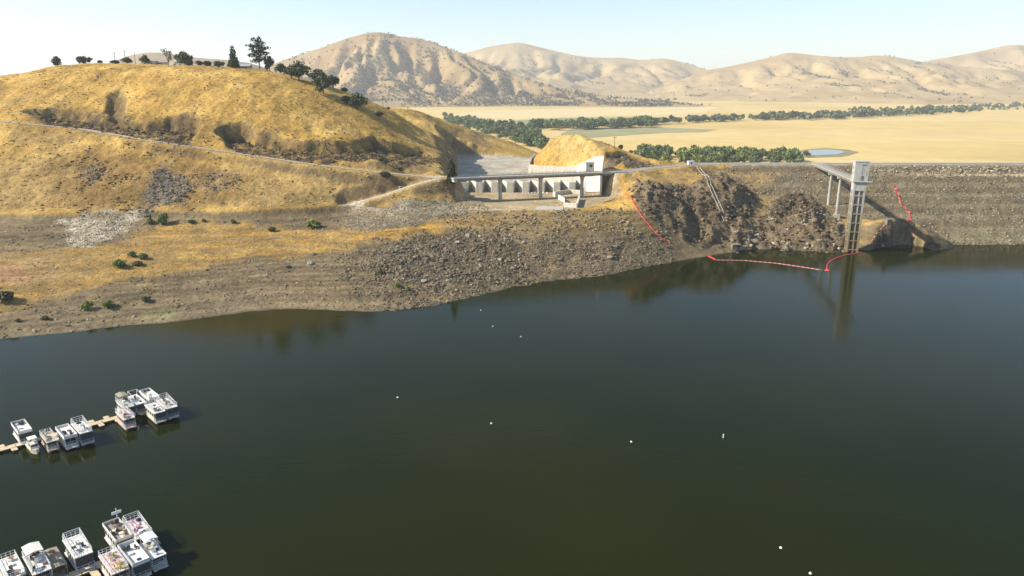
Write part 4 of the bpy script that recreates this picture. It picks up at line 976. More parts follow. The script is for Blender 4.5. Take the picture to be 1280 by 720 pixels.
def bush(seed, n=420, c0=(0.05, 0.055, 0.025), c1=(0.12, 0.115, 0.055), leaf=0.10):
    r = np.random.default_rng(seed); bl = [(0, 0, 0.42, 0.5, 0.5, 0.42)] + [(r.uniform(-0.45, 0.45), r.uniform(-0.4, 0.4), r.uniform(0.25, 0.6), 0.28, 0.28, 0.26) for i in range(6)]
    return crown_mesh('crown', bl, n, leaf, c0, c1, seed), trunk_mesh('trunk', 0.5, 0.03, [(0.8, 0.02, b[0] * 0.8, b[1] * 0.8, b[2]) for b in bl[1:5]])
PROTO = {'oak': [oak(1), oak(2, wide=1.15), oak(3, wide=0.9), oak(9, 1300, wide=1.25)], 'pine': [pine(4)], 'cone': [cone(5)], 'cypress': [cone(15, 1200, (0.028, 0.035, 0.014), (0.06, 0.07, 0.03), 0.2)], 'airy': [airy(6)],
         'bush': [bush(7), bush(8)], 'green': [bush(11, 520, (0.06, 0.10, 0.015), (0.17, 0.22, 0.05), 0.085), bush(12, 480, (0.07, 0.11, 0.02), (0.2, 0.24, 0.06), 0.09)],
         'river': [oak(21, 420, (0.075, 0.115, 0.04), (0.175, 0.225, 0.085), 1.0, 0.085), oak(22, 420, (0.062, 0.09, 0.042), (0.14, 0.175, 0.08), 1.1, 0.085), oak(23, 420, (0.12, 0.15, 0.04), (0.25, 0.275, 0.08), 0.9, 0.085)]}
for ps in PROTO.values():
    for c_, t_ in ps: c_.materials.append(M_leaf); t_.materials.append(M_bark)
def tree(name, kind, i, p_, h, label, cat='tree', group=None, wx=1.0, trunk=True):
    c_, t_ = PROTO[kind][i % len(PROTO[kind])]
    o = bpy.data.objects.new(name, None); C.objects.link(o); o.location = (float(p_[0]), float(p_[1]), float(p_[2]) - 0.02 * h)
    o.rotation_euler = (0, 0, random.uniform(0, 6.28)); o.scale = (h * wx, h * wx, h); tag(o, label, cat, group)
    for nm, me in (('crown', c_), ('trunk', t_)):
        if nm == 'trunk' and not trunk: continue
        q = bpy.data.objects.new(nm, me); C.objects.link(q); q.parent = o
    return o
RG = [  # u, back, kind, variant, height, width factor, label
 (74, 4, 'oak', 2, 7.0, 1.0, 'small dark tree shading the tiny shed at the left end of the ridge', 'ridge_tree'),
 (108, 3, 'bush', 0, 5.6, 1.5, 'wide rounded dark bush on the left ridge', 'bush'),
 (128, 3, 'bush', 1, 3.0, 1.1, 'small round bush right of the wide ridge bush', 'bush'),
 (147, 1, 'bush', 0, 3.0, 1.7, 'low flat dark bush below the ridge pole', 'bush'),
 (162, 5, 'oak', 1, 5.2, 1.2, 'round dark tree between the utility poles on the ridge', 'oak_tree'),
 (184, 6, 'oak', 0, 6.6, 1.0, 'dark tree behind the long low ridge building', 'oak_tree'),
 (213, 2, 'airy', 0, 11.5, 0.8, 'thin bare-looking grey tree in front of the pale building', 'bare_tree'),
 (233, 5, 'oak', 3, 9.5, 0.95, 'umbrella-shaped oak right of the bare grey tree', 'oak_tree'),
 (238, 1, 'bush', 1, 4.4, 1.3, 'round bush under the umbrella-shaped oak', 'bush'),
 (252, 1, 'bush', 0, 3.6, 1.2, 'leftmost of three dark bushes right of the parked car', 'bush'),
 (261, 3, 'bush', 1, 4.0, 1.3, 'middle one of three dark bushes right of the parked car', 'bush'),
 (275, 2, 'bush', 0, 4.6, 1.3, 'rightmost of three dark bushes, next to the cone-shaped tree', 'bush'),
 (294, 4, 'cone', 0, 13.0, 0.95, 'dense cone-shaped green tree on the ridge left of the pine', 'conifer_tree'),
 (326, 4, 'pine', 0, 20.0, 0.98, 'tallest pine on the ridge with an open lobed crown', 'pine_tree'),
 (338, 2, 'oak', 2, 10.0, 0.75, 'olive bushy tree right beside the tall pine', 'oak_tree'),
 (352, 5, 'oak', 0, 7.0, 1.2, 'low dark oak right of the olive bushy tree', 'oak_tree'),
 (364, 8, 'oak', 3, 7.0, 1.2, 'low wide oak half hidden behind its neighbours on the ridge', 'oak_tree')]
for u, bk, kd, i, h, wf, lb, nm in RG: tree(nm, kd, i, ridge_pt(u, bk), h, lb, 'bush' if nm == 'bush' else 'tree', wx=wf)
SL = [(374, 101, 'oak', 1, 12.0, 1.0, 'large dark oak where the ridge begins to fall right', 'oak_tree'),
      (364, 98, 'oak', 0, 8.0, 1.1, 'dark oak on the left flank of the large ridge oak', 'oak_tree'),
      (397, 104, 'oak', 3, 9.0, 1.0, 'dark oak behind the front slope oak', 'oak_tree'),
      (416, 106, 'oak', 0, 8.5, 1.1, 'oak on the brow left of the small round bush', 'oak_tree'),
      (404, 117, 'oak', 2, 11.5, 1.15, 'broad oak lowest in the cluster on the falling ridge', 'oak_tree'),
      (430, 108, 'bush', 1, 3.4, 1.2, 'small round bush at the end of the ridge oaks', 'bush'),
      (432, 128, 'bush', 0, 4.6, 1.1, 'bush beside the lone oak on the open slope', 'bush'),
      (447, 137, 'oak', 1, 10.0, 1.15, 'lone oak casting a long shadow on the open golden slope', 'oak_tree'),
      (474, 145, 'bush', 1, 2.8, 1.6, 'low dark scrub in the shadow of the lone oak', 'bush'),
      (484, 135, 'bush', 0, 2.2, 1.0, 'tiny pale shrub near the thin slope pole', 'bush'),
      (565, 230, 'cypress', 0, 12.0, 1.1, 'dark upright cypress at the left end of the spillway bridge', 'cypress_tree'),
      (482, 221, 'bush', 0, 3.2, 1.5, 'greyish scrub beside the road above the shaded pocket', 'bush'),
      (779, 187, 'bush', 1, 3.2, 0.9, 'small bush standing on the knoll skyline', 'bush'),
      (793, 189, 'bush', 0, 2.2, 1.0, 'tiny pale bush on the knoll slope right of the skyline bush', 'bush')]
for u, v, kd, i, h, wf, lb, nm in SL:
    p_ = hit(u, v)
    if p_[1] > 600: p_ = ridge_pt(u, 2)
    tree(nm, kd, i, p_, h, lb, 'bush' if nm == 'bush' else 'tree', wx=wf)
SH = [(204, 281, 'green', 0, 6.2, 0.8, 'tallest green shrub below the dark rock chute'), (188, 280, 'green', 1, 3.0, 1.2, 'green shrub left of the tallest shrub below the rock chute'),
      (240, 279, 'bush', 0, 2.0, 1.7, 'low dark shrub right of the tallest green shrub'), (255, 277, 'green', 0, 1.6, 1.4, 'small yellowish shrub left of the lone bright tuft'), (292, 279, 'green', 1, 2.3, 1.0, 'lone bright tuft of shrub on the gravel bench'),
      (340, 289, 'bush', 1, 2.4, 1.6, 'small dark shrub left of the biggest bench shrub'), (392, 285, 'green', 1, 4.2, 1.6, 'biggest wide green shrub on the bench by the rubble berm'),
      (149, 334, 'green', 0, 3.6, 1.5, 'large bright green shrub at the left of the shore cluster'), (166, 321, 'green', 1, 2.6, 1.3, 'middle green shrub at the back of the shore cluster'), (180, 324, 'green', 0, 2.8, 1.4, 'bright green shrub at the right of the shore cluster'),
      (173, 332, 'bush', 1, 2.2, 1.8, 'grey-green shrub at the front of the shore cluster'), (109, 387, 'green', 1, 3.4, 1.0, 'left of two bright bushes on the lower beach'), (136, 384, 'green', 0, 2.8, 1.5, 'wider right one of two bright bushes on the lower beach'),
      (183, 377, 'bush', 0, 2.2, 1.5, 'small dark bush with shadow on the beach'), (57, 400, 'bush', 1, 1.8, 1.4, 'small dark tuft near the waterline at far left'), (22, 402, 'bush', 0, 1.2, 1.6, 'low brown tuft just above the waterline at the left edge'),
      (6, 376, 'bush', 0, 4.0, 1.6, 'dark scrub at the left edge of the picture'), (475, 342, 'green', 0, 2.0, 1.4, 'upper green tuft on the central rocky bank'), (497, 359, 'green', 1, 2.0, 1.3, 'middle green tuft on the central rocky bank'),
      (510, 364, 'green', 0, 2.2, 1.2, 'lower right green tuft on the central rocky bank')]
for u, v, kd, i, h, wf, lb in SH: tree('shrub', kd, i, hit(u, v), h, lb, 'shrub', wx=wf * 0.85)

# river woods beyond the dam
rs = random.Random(9)
def vrow(pts, n, dv, hr, grp, label, jitter=3.0):
    for i in range(n):
        t = rs.random() * (len(pts) - 1); k = int(t); f = t - k; k = min(k, len(pts) - 2)
        u = pts[k][0] + (pts[k + 1][0] - pts[k][0]) * f; v = pts[k][1] + (pts[k + 1][1] - pts[k][1]) * f + rs.uniform(-dv, dv)
        yield at(u + rs.uniform(-jitter, jitter), v, z=VZ), rs.uniform(*hr)
n_ind = 0
for p_, h in vrow([(800, 198), (830, 199), (870, 200.5), (910, 201), (950, 201), (998, 202)], 140, 5.6, (5, 17), '', ''):
    i = rs.randrange(3)
    tree('riverside_tree', 'river', i, p_, h, f"{'tall' if h > 12 else 'low'} {('mid-green', 'dark green', 'yellow-green')[i]} tree in the wooded strip just behind the dam crest", group='trees behind the dam crest')
tree('riverside_tree', 'oak', 1, at(1008, 196.5, z=VZ), 8.5, 'lone dark tree standing at the left end of the pond')
tree('riverside_tree', 'river', 2, at(941, 200.5, z=VZ), 15.5, 'tallest pale green tree in the strip behind the dam')
for p_, h in vrow([(560, 152), (600, 162), (640, 172), (665, 178), (675, 182)], 120, 6.5, (11, 19), '', '', 8):
    i = rs.randrange(2)
    tree('riverside_tree', 'river', i, p_, h, f"{'tall' if h > 15 else 'low'} {('mid-green', 'dark green')[i]} tree in the river wood beyond the golden left hill", group='trees of the river wood', trunk=False)
for p_, h in vrow([(662, 161), (700, 161), (740, 160), (780, 158), (815, 157)], 110, 2.4, (13, 22), '', ''):
    i = rs.randrange(2)
    tree('riverside_tree', 'river', i, p_, h, f"{'tall' if h > 17 else 'low'} {('mid-green', 'dark green')[i]} tree in the row bordering the olive field", group='trees along the olive field', trunk=False)
# the far line of trees across the valley, and oaks scattered over the mountains
def far_wood(name, pos, hs, c0, c1, label, per=14):
    r = np.random.default_rng(5); n = len(pos); pos = np.array(pos); hs = np.array(hs)
    V = []; 
    d = r.normal(size=(n, per, 3)); d /= np.linalg.norm(d, axis=2)[..., None]; d[..., 2] = np.abs(d[..., 2]) 
    ctr = pos[:, None] + d * np.array([0.42, 0.42, 0.55]) * hs[:, None, None] * r.uniform(0.5, 1.0, (n, per, 1)) + np.array([0, 0, 0.3]) * hs[:, None, None]
    nn = d + r.normal(0, 0.5, d.shape); nn /= np.linalg.norm(nn, axis=2)[..., None]
    t = np.cross(nn, r.normal(size=d.shape)); t /= np.linalg.norm(t, axis=2)[..., None]; bt = np.cross(nn, t); s = hs[:, None, None] * 0.24 * r.uniform(0.7, 1.3, (n, per, 1))
    V = np.stack([ctr + t * s, ctr + bt * s, ctr - t * s, ctr - bt * s], 2).reshape(-1, 3)
    tt = r.random((n, 1, 1)) * 0.7 + r.random((n, per, 1)) * 0.3; cc = np.array(c0) * (1 - tt) + np.array(c1) * tt
    me = np_mesh(name, V, np.arange(len(V)).reshape(-1, 4), False, np.repeat(cc.reshape(-1, 3), 4, 0))
    return link(name, me, M_leaf, kind='stuff', label=label)
fp, fh = [], []
for pts, n, dv, hr in (([(815, 156), (860, 153), (900, 151.5), (950, 149.5), (985, 149.5)], 90, 1.0, (12, 20)), ([(950, 148), (1010, 148.5), (1060, 147), (1110, 144), (1150, 142), (1200, 139.5), (1280, 135), (1340, 132)], 380, 2.2, (10, 22)),
                       ([(1060, 139), (1120, 138), (1200, 135), (1280, 131)], 60, 1.0, (10, 18)), ([(790, 128), (815, 127.5), (850, 126)], 16, 1.0, (14, 22)), ([(560, 150), (600, 158), (660, 163)], 60, 4.0, (11, 17))):
    for p_, h in vrow(pts, n, dv, hr, '', ''): fp.append(p_); fh.append(h)
far_wood('far_tree_line', fp, fh, (0.05, 0.065, 0.035), (0.13, 0.15, 0.075), 'dark line of trees crossing the valley far behind the dam', 16)
op, oh = [], []
def oaks(M_, n, thr, seed, hr=(6, 12), smin=0.0, cw=1.0, lam=500, umax=None):
    x, y, z, cut, s = M_; r = np.random.default_rng(seed); got = 0
    XX, YY = np.meshgrid(x, y); dzx = np.gradient(z, x, axis=1)
    w = sstep(thr, thr + 0.5, fbm(XX / lam, YY / lam, 3, seed) + cw * cut * 1.5 + 1.6 * np.clip(-dzx, -0.5, 0.6)) * (s < 0.98) * (s > smin) * (z > VZ + 1) + (0.1 if thr < 0 else 0.02) * (s < 0.98) * (z > VZ + 1)
    w = (w / w.sum()).ravel(); i = r.choice(len(w), n, p=w); st = x[1] - x[0]
    for k in i:
        a, b_ = divmod(k, len(x)); dx, dy = r.uniform(-0.5, 0.5, 2)
        a2 = min(max(a + (1 if dy > 0 else -1), 0), len(y) - 1); b2 = min(max(b_ + (1 if dx > 0 else -1), 0), len(x) - 1)
        zz = z[a, b_] + (z[a, b2] - z[a, b_]) * abs(dx) + (z[a2, b_] - z[a, b_]) * abs(dy)
        op.append((x[b_] + dx * st, y[a] + dy * st * 1.15, zz - 0.8)); oh.append(r.uniform(*hr))
oaks(A_, 10000, -0.05, 300, (5, 11), lam=200); oaks(B_, 1400, 0.7, 301, (8, 14), lam=300); oaks(C_, 2000, 0.68, 302, (7, 13), lam=260); oaks(D_, 1600, 0.35, 303, (9, 15))
far_wood('mountain_oaks', op, oh, (0.05, 0.05, 0.035), (0.115, 0.105, 0.07), 'scattered oaks dotting the dry mountains', 9)

# ------------------------------------------------------------------ boats, docks, buoys
def paint(name, col, rough=0.35): return plain(name, col, rough, 0.06, 1.5, dirt=[c * 0.6 for c in col])
M_bw = paint('white_gelcoat', (0.74, 0.71, 0.65)); M_bc = paint('cream_gelcoat', (0.68, 0.62, 0.50)); M_bt = paint('tan_gelcoat', (0.55, 0.40, 0.28)); M_bp = paint('pinkish_gelcoat', (0.60, 0.45, 0.38))
M_roofw = paint('white_roof', (0.74, 0.70, 0.62), 0.6); M_roofgy = paint('grey_green_roof', (0.50, 0.51, 0.45), 0.6); M_rooft = paint('tan_roof', (0.56, 0.46, 0.33), 0.7); M_roofp = paint('pink_roof', (0.68, 0.55, 0.50), 0.7)
M_blue = plain('blue_canvas', (0.03, 0.12, 0.34), 0.7, 0.15); M_khaki = plain('khaki_canvas', (0.28, 0.25, 0.18), 0.8, 0.15); M_dkc = plain('dark_canvas', (0.05, 0.05, 0.055), 0.8, 0.2)
M_alu = plain('boat_rail_aluminium', (0.68, 0.68, 0.66), 0.35, 0.08, 2, 0, 0.5); M_pont = plain('pontoon_aluminium', (0.42, 0.42, 0.42), 0.4, 0.12, 2, 0, 0.6)
M_yel = plain('yellow_plastic', (0.70, 0.55, 0.12), 0.5, 0.1); M_pinkp = plain('pink_plastic', (0.70, 0.35, 0.36), 0.5, 0.1); M_dkp = plain('black_plastic', (0.04, 0.04, 0.04), 0.5, 0.1); M_brn = plain('brown_cushion', (0.25, 0.15, 0.09), 0.8, 0.15); M_wht = plain('white_plastic', (0.78, 0.77, 0.74), 0.4, 0.05)
dk0, dk1 = at(0, 562.4, z=0.45), at(189, 510, z=0.45)
DV = (dk1 - dk0)[:2]; DV = DV / np.linalg.norm(DV); DN = np.array([DV[1], -DV[0]])     # along the dock; towards lower right
HEAD = math.atan2(DN[1], DN[0])
def rail(parent, x0, x1, y0, y1, z, h, n=4, name='railing', m=None, mid=True):
    mb = MB(); r_ = 0.045
    for (ax, ay), (bx, by) in (((x0, y0), (x1, y0)), ((x1, y0), (x1, y1)), ((x1, y1), (x0, y1)), ((x0, y1), (x0, y0))):
        for zz in ([z + h, z + h * 0.5] if mid else [z + h]): mb.tube((ax, ay, zz), (bx, by, zz), r_, 5)
        for i in range(n): mb.tube((ax + (bx - ax) * i / n, ay + (by - ay) * i / n, z), (ax + (bx - ax) * i / n, ay + (by - ay) * i / n, z + h), r_, 5)
    return mb.build(name, m or M_alu, parent)
def clutter(parent, x0, x1, y0, y1, z, n, seed, mats):
    r = random.Random(seed)
    for i in range(n):
        x, y = r.uniform(x0, x1), r.uniform(y0, y1); kd = r.random(); m_ = r.choice(mats); a = r.uniform(0, 3.1)
        if kd < 0.45:      # deck chair
            mb = MB().box((x, y, z + 0.28), (0.5, 0.5, 0.1), a); ca, sa = math.cos(a), math.sin(a)
            mb.box((x - 0.24 * ca, y - 0.24 * sa, z + 0.6), (0.08, 0.5, 0.6), a)
            for sx in (-0.2, 0.2):
                for sy in (-0.2, 0.2): mb.box((x + sx * ca - sy * sa, y + sx * sa + sy * ca, z + 0.12), (0.06, 0.06, 0.24), a)
            mb.build('deck_chair', m_, parent)
        elif kd < 0.75: MB().box((x, y, z + 0.18), (r.uniform(0.4, 0.9), r.uniform(0.35, 0.6), 0.36), a).box((x, y, z + 0.39), (0.35, 0.3, 0.06), a).build('storage_box', m_, parent)
        else:
            MB().tube((x, y, z), (x, y, z + 0.5), 0.06, 6).tube((x, y, z + 0.5), (x, y, z + 0.56), 0.42, 10).build('deck_table', m_, parent)
def houseboat(u, v, z, label, L=7.2, W=2.9, h=2.1, body=None, roof=None, top_rail=True, clut=0, mats=None, front=0.2, back=0.08, slide=False, bimini=None, arch=False, dark_front=True, stripe=None, turn=0.0, flip=False, parapet=False, mast=False, seed=1, screen=None, name='houseboat'):
    body = body or M_bw; roof = roof or M_roofw; mats = mats or [M_wht, M_dkp, M_brn]
    W *= 0.86; p_ = at(u, v, z=z); clut = int(clut * 1.5 + 1); o = empty(name, (p_[0], p_[1], 0), HEAD + turn + (math.pi if flip else 0), label, 'houseboat', 'houseboats moored at the docks')
    for s in (-1, 1):
        y = s * W * 0.34; r_ = 0.34
        MB().loft([[(x, y + q * math.cos(i * math.pi / 4), 0.12 + dz + q * math.sin(i * math.pi / 4)) for i in range(8)] for x, q, dz in ((-L / 2, 0.25, 0), (-L / 2 + 0.2, r_, 0), (L / 2 - 0.9, r_, 0), (L / 2 - 0.25, r_ * 0.6, 0.1), (L / 2, 0.06, 0.25))]).build('pontoon', M_pont, o)
    MB().box((0, 0, 0.5), (L, W, 0.16)).build('deck', body, o)
    x0, x1 = -L / 2 + back * L, L / 2 - front * L; cw = W * 0.9; z0, z1 = 0.58, 0.58 + h
    cab = MB().box(((x0 + x1) / 2, 0, (z0 + z1) / 2), (x1 - x0, cw, h)).build('cabin', body, o)
    nw = 4
    for s in (-1, 1):
        for i in range(nw):
            ww = (x1 - x0) / nw * 0.62; xx = x0 + (i + 0.5) * (x1 - x0) / nw
            w_ = MB().box((xx, s * (cw / 2 + 0.012), z0 + h * 0.62), (ww, 0.05, h * 0.32)).build('window', M_glass, cab)
        if stripe: MB().box(((x0 + x1) / 2, s * (cw / 2 + 0.012), z0 + h * 0.25), (x1 - x0 - 0.1, 0.03, 0.22)).build('stripe', stripe, cab)
    if dark_front:
        MB().box((x1 + 0.015, -cw * 0.22, z0 + h * 0.5), (0.05, cw * 0.46, h * 0.88)).build('door', M_glass, cab)
        MB().box((x1 + 0.015, cw * 0.25, z0 + h * 0.52), (0.05, cw * 0.44, h * 0.8)).build('window', M_glass, cab)
    MB().box((x0 - 0.015, 0, z0 + h * 0.6), (0.05, cw * 0.3, h * 0.6)).build('door', M_glass, cab)
    rx0, rx1 = x0 - back * L * 0.6, L / 2 - front * L * 0.15
    rf = MB().box(((rx0 + rx1) / 2, 0, z1 + 0.07), (rx1 - rx0, W * 1.02, 0.14)).build('roof', roof, o)
    for s in (-1, 1): MB().tube((rx1 - 0.12, s * (W / 2 - 0.1), 0.55), (rx1 - 0.12, s * (W / 2 - 0.1), z1), 0.05, 6).build('post', M_alu, o)
    zr = z1 + 0.14
    if parapet:
        for (cx, cy, dx, dy) in (((rx0 + rx1) / 2, W * 0.49, rx1 - rx0, 0.07), ((rx0 + rx1) / 2, -W * 0.49, rx1 - rx0, 0.07), (rx0 + 0.04, 0, 0.07, W * 0.97), (rx1 - 0.04, 0, 0.07, W * 0.97)):
            MB().box((cx, cy, zr + 0.25), (dx, dy, 0.5)).build('parapet', body, rf)
        zr2 = zr
    if top_rail: rail(o, rx0 + 0.1, rx1 - 0.1, -W * 0.47, W * 0.47, zr, 0.85)
    if clut: clutter(o, rx0 + 0.6, rx1 - 0.6, -W * 0.36, W * 0.36, zr, clut, seed, mats)
    r3 = random.Random(seed * 7 + 1)
    MB().box((rx0 + (rx1 - rx0) * r3.uniform(0.35, 0.6), W * r3.uniform(-0.2, 0.2), zr + 0.16), (0.75, 0.65, 0.32), taper=0.85).build('air_conditioner', r3.choice([M_wht, M_bc, M_roofgy]), rf)
    MB().box((rx0 + (rx1 - rx0) * r3.uniform(0.7, 0.85), W * r3.uniform(-0.25, 0.25), zr + 0.05), (0.6, 0.6, 0.1)).build('hatch', r3.choice([M_glass, M_dkp, M_roofgy]), rf)
    if arch:
        mb = MB(); a_, b_ = rx0 + 0.2, rx0 + (rx1 - rx0) * 0.75
        for s in (-1, 1): mb.path([Vector((a_, s * W * 0.45, zr)), Vector((a_ + 0.5, s * W * 0.45, zr + 1.5)), Vector((b_, s * W * 0.45, zr + 1.0)), Vector((b_ + 0.5, s * W * 0.45, zr))], 0.06, 6)
        mb.tube((a_ + 0.5, -W * 0.45, zr + 1.5), (a_ + 0.5, W * 0.45, zr + 1.5), 0.06, 6); mb.build('frame', M_alu, o)
    if bimini:
        mb = MB(); a_, b_ = rx0 + 0.3, rx0 + (rx1 - rx0) * 0.45
        for x in (a_, b_):
            for s in (-1, 1): mb.tube((x, s * W * 0.42, zr), (x, s * W * 0.42, zr + 1.6), 0.05, 6)
        for x in (a_, b_): mb.tube((x, -W * 0.42, zr + 1.58), (x, W * 0.42, zr + 1.58), 0.05, 6)
        for s in (-1, 1): mb.tube((a_, s * W * 0.42, zr + 1.56), (b_, s * W * 0.42, zr + 1.56), 0.05, 6)
        fr = mb.build('canopy_frame', M_alu, o)
        MB().loft([[(a_ - 0.15, -W * 0.47, zr + 1.55), (b_ + 0.15, -W * 0.47, zr + 1.55), (b_ + 0.15, 0, zr + 1.8), (b_ + 0.15, W * 0.47, zr + 1.55), (a_ - 0.15, W * 0.47, zr + 1.55), (a_ - 0.15, 0, zr + 1.8)],
                   [(a_ - 0.15, -W * 0.47, zr + 1.62), (b_ + 0.15, -W * 0.47, zr + 1.62), (b_ + 0.15, 0, zr + 1.87), (b_ + 0.15, W * 0.47, zr + 1.62), (a_ - 0.15, W * 0.47, zr + 1.62), (a_ - 0.15, 0, zr + 1.87)]]).build('canopy', bimini, o)
    if slide:
        mb = MB(); pts = [Vector((rx0 + 1.6, W * 0.2, zr + 0.9)), Vector((rx0 + 0.8, W * 0.2, zr + 0.8)), Vector((rx0 - 0.2, W * 0.2, zr - 0.4)), Vector((rx0 - 0.9, W * 0.2, zr - 1.5))]
        for a_, b_ in zip(pts[:-1], pts[1:]):
            for dy, hh in ((0, 0.06), (-0.3, 0.25), (0.3, 0.25)):
                t_ = b_ - a_; c_ = (a_ + b_) / 2 + Vector((0, dy, hh / 2)); mb.box(c_, (t_.length, 0.55 if dy == 0 else 0.06, hh), 0, 1, -math.asin(t_.z / t_.length) if t_.x > 0 else math.asin(t_.z / t_.length))
        mb.build('slide', M_wht, o)
    if mast:
        mb = MB().tube((rx0 + 0.2, W * 0.4, zr), (rx0 + 0.2, W * 0.4, zr + 2.4), 0.08, 6).box((rx0 + 0.2, W * 0.4, zr + 1.6), (0.12, 1.5, 0.5)); mb.build('mast', M_wht, o)
    if screen: MB().box((rx1 - 0.05, 0, z0 + h * 0.55), (0.06, W * 0.94, h * 0.84)).build('front_screen', screen, o)  # dark ones are added, standing in for the shade of open porches
    rail(o, x1 + 0.1, L / 2 - 0.08, -W * 0.47, W * 0.47, 0.58, 0.8, 3, 'bow_rail')
    # outboard and fenders
    MB().box((-L / 2 - 0.15, 0, 0.75), (0.35, 0.4, 0.55), taper=0.8).box((-L / 2 - 0.18, 0, 0.3), (0.16, 0.14, 0.7)).build('outboard_motor', M_dkp, o)
    return o
def cruiser(u, v, z, label, L=5.6, W=2.2, body=None, top=None, flip=False, turn=0.0):
    body = body or M_bw; p_ = at(u, v, z=z); o = empty('cabin_cruiser', (p_[0], p_[1], 0), HEAD + turn + (math.pi if flip else 0), label, 'boat')
    sec = [(-L / 2, 1.0, 0.75), (-L / 6, 1.0, 0.8), (L / 5, 0.9, 0.9), (L * 0.38, 0.55, 1.02), (L / 2, 0.06, 1.12)]
    MB().loft([[(x, -W / 2 * q, hh), (x, -W / 2 * q * 0.8, -0.1), (x, 0, -0.3), (x, W / 2 * q * 0.8, -0.1), (x, W / 2 * q, hh)] for x, q, hh in sec]).build('hull', body, o)
    MB().box((-L * 0.1, 0, 0.85), (L * 0.75, W * 0.86, 0.12)).build('deck', M_bc, o)
    cab = MB().box((L * 0.08, 0, 1.35), (L * 0.4, W * 0.78, 1.0), taper=0.85).build('cabin', body, o)
    for s in (-1, 1): MB().box((L * 0.08, s * W * 0.37, 1.5), (L * 0.28, 0.06, 0.35)).build('window', M_glass, cab)
    MB().box((L * 0.27, 0, 1.55), (0.06, W * 0.6, 0.4)).build('windscreen', M_glass, cab)
    fr = MB()
    for x in (-L * 0.15, L * 0.12):
        for s in (-1, 1): fr.tube((x, s * W * 0.33, 1.0), (x, s * W * 0.33, 2.75), 0.045, 6)
    for x in (-L * 0.15, L * 0.12): fr.tube((x, -W * 0.33, 2.73), (x, W * 0.33, 2.73), 0.045, 6)
    for s in (-1, 1): fr.tube((-L * 0.15, s * W * 0.33, 2.73), (L * 0.12, s * W * 0.33, 2.73), 0.045, 6)
    fr.build('canopy_frame', M_alu, o)
    MB().box((-L * 0.02, 0, 2.82), (L * 0.36, W * 0.8, 0.1), taper=0.93).build('canopy', top or M_roofw, o)
    for s in (-0.5, 0.5): MB().box((-L * 0.3, s, 1.15), (0.5, 0.55, 0.45)).box((-L * 0.3 - 0.22, s, 1.5), (0.1, 0.55, 0.5)).build('seat', M_wht, o)
    MB().box((-L / 2 - 0.15, 0, 0.75), (0.35, 0.4, 0.6), taper=0.8).build('outboard_motor', M_dkp, o)
    MB().box((-L / 2 - 0.45, 0, 0.28), (0.7, W * 0.8, 0.1)).build('swim_platform', M_bc, o)
    return o
def pontoon_boat(u, v, z, label, L=6.4, W=2.4, canvas=None, turn=0.0):
    p_ = at(u, v, z=z); o = empty('pontoon_boat', (p_[0], p_[1], 0), HEAD + turn, label, 'boat')
    for s in (-1, 1): MB().tube((-L / 2, s * W * 0.35, 0.12), (L / 2 - 0.6, s * W * 0.35, 0.12), 0.3, 8).tube((L / 2 - 0.6, s * W * 0.35, 0.12), (L / 2, s * W * 0.35, 0.3), 0.3, 8, 0.06).build('pontoon', M_pont, o)
    MB().box((0, 0, 0.5), (L, W, 0.14)).build('deck', M_khaki, o)
    for s in (-1, 1): MB().box((0, s * W * 0.48, 0.95), (L * 0.94, 0.05, 0.65)).build('side_panel', M_dkc, o)
    for x, s in ((-L * 0.35, 1), (L * 0.25, 1), (L * 0.25, -1)): MB().box((x, s * W * 0.3, 0.8), (L * 0.2, 0.6, 0.45)).box((x, s * W * 0.43, 1.15), (L * 0.2, 0.14, 0.4)).build('bench_seat', M_brn, o)
    fr = MB()
    for x in (-L * 0.42, 0, L * 0.42):
        for s in (-1, 1): fr.tube((x, s * W * 0.46, 0.6), (x, s * W * 0.46, 2.2), 0.045, 6)
    for x in (-L * 0.42, 0, L * 0.42): fr.tube((x, -W * 0.46, 2.18), (x, W * 0.46, 2.18), 0.045, 6)
    for s in (-1, 1): fr.tube((-L * 0.42, s * W * 0.46, 2.17), (L * 0.42, s * W * 0.46, 2.17), 0.045, 6)
    fr.build('canopy_frame', M_alu, o)
    MB().loft([[(-L * 0.46, -W * 0.5, z_), (L * 0.46, -W * 0.5, z_), (L * 0.46, 0, z_ + 0.12), (L * 0.46, W * 0.5, z_), (-L * 0.46, W * 0.5, z_), (-L * 0.46, 0, z_ + 0.12)] for z_ in (2.2, 2.3)]).build('canopy', canvas or M_khaki, o)
    clutter(o, -L * 0.3, L * 0.38, -0.7, 0.7, 2.4, 4, 6, [M_khaki, M_wht, M_brn])
    return o
DZ = 2.75
houseboat(27, 534.5, DZ, 'white houseboat on the far side at the left end of the upper dock', 7.2, 3.0, clut=3, mats=[M_dkc, M_dkp], parapet=True, top_rail=False, seed=3, screen=M_dkc)
cruiser(41.5, 556, 1.2, 'small cabin cruiser with a white canopy at the upper dock', 5.4, 2.1, M_bc)
houseboat(61, 547, 2.3, 'small tan-roofed houseboat right of the cabin cruiser', 6.2, 2.4, 1.75, M_bp, M_rooft, True, 2, [M_bc, M_brn], seed=4)
houseboat(83, 540.5, DZ, 'flat white-roofed houseboat with blue glass front in the upper row', 7.4, 2.9, 2.1, clut=2, mats=[M_dkp], top_rail=False, parapet=True, seed=5, stripe=M_wht)
houseboat(102, 534.5, 2.9, 'white houseboat with a rooftop pipe frame and dark open front', 7.4, 2.9, 2.3, arch=True, clut=2, mats=[M_wht, M_bc, M_dkc], seed=6, front=0.22, screen=M_dkc)
houseboat(156.5, 519, 2.5, 'pinkish tan houseboat alone on the near side of the upper dock', 6.6, 2.7, 2.0, M_bp, M_roofp, True, 4, [M_bc, M_brn, M_bt], seed=7, front=0.24)
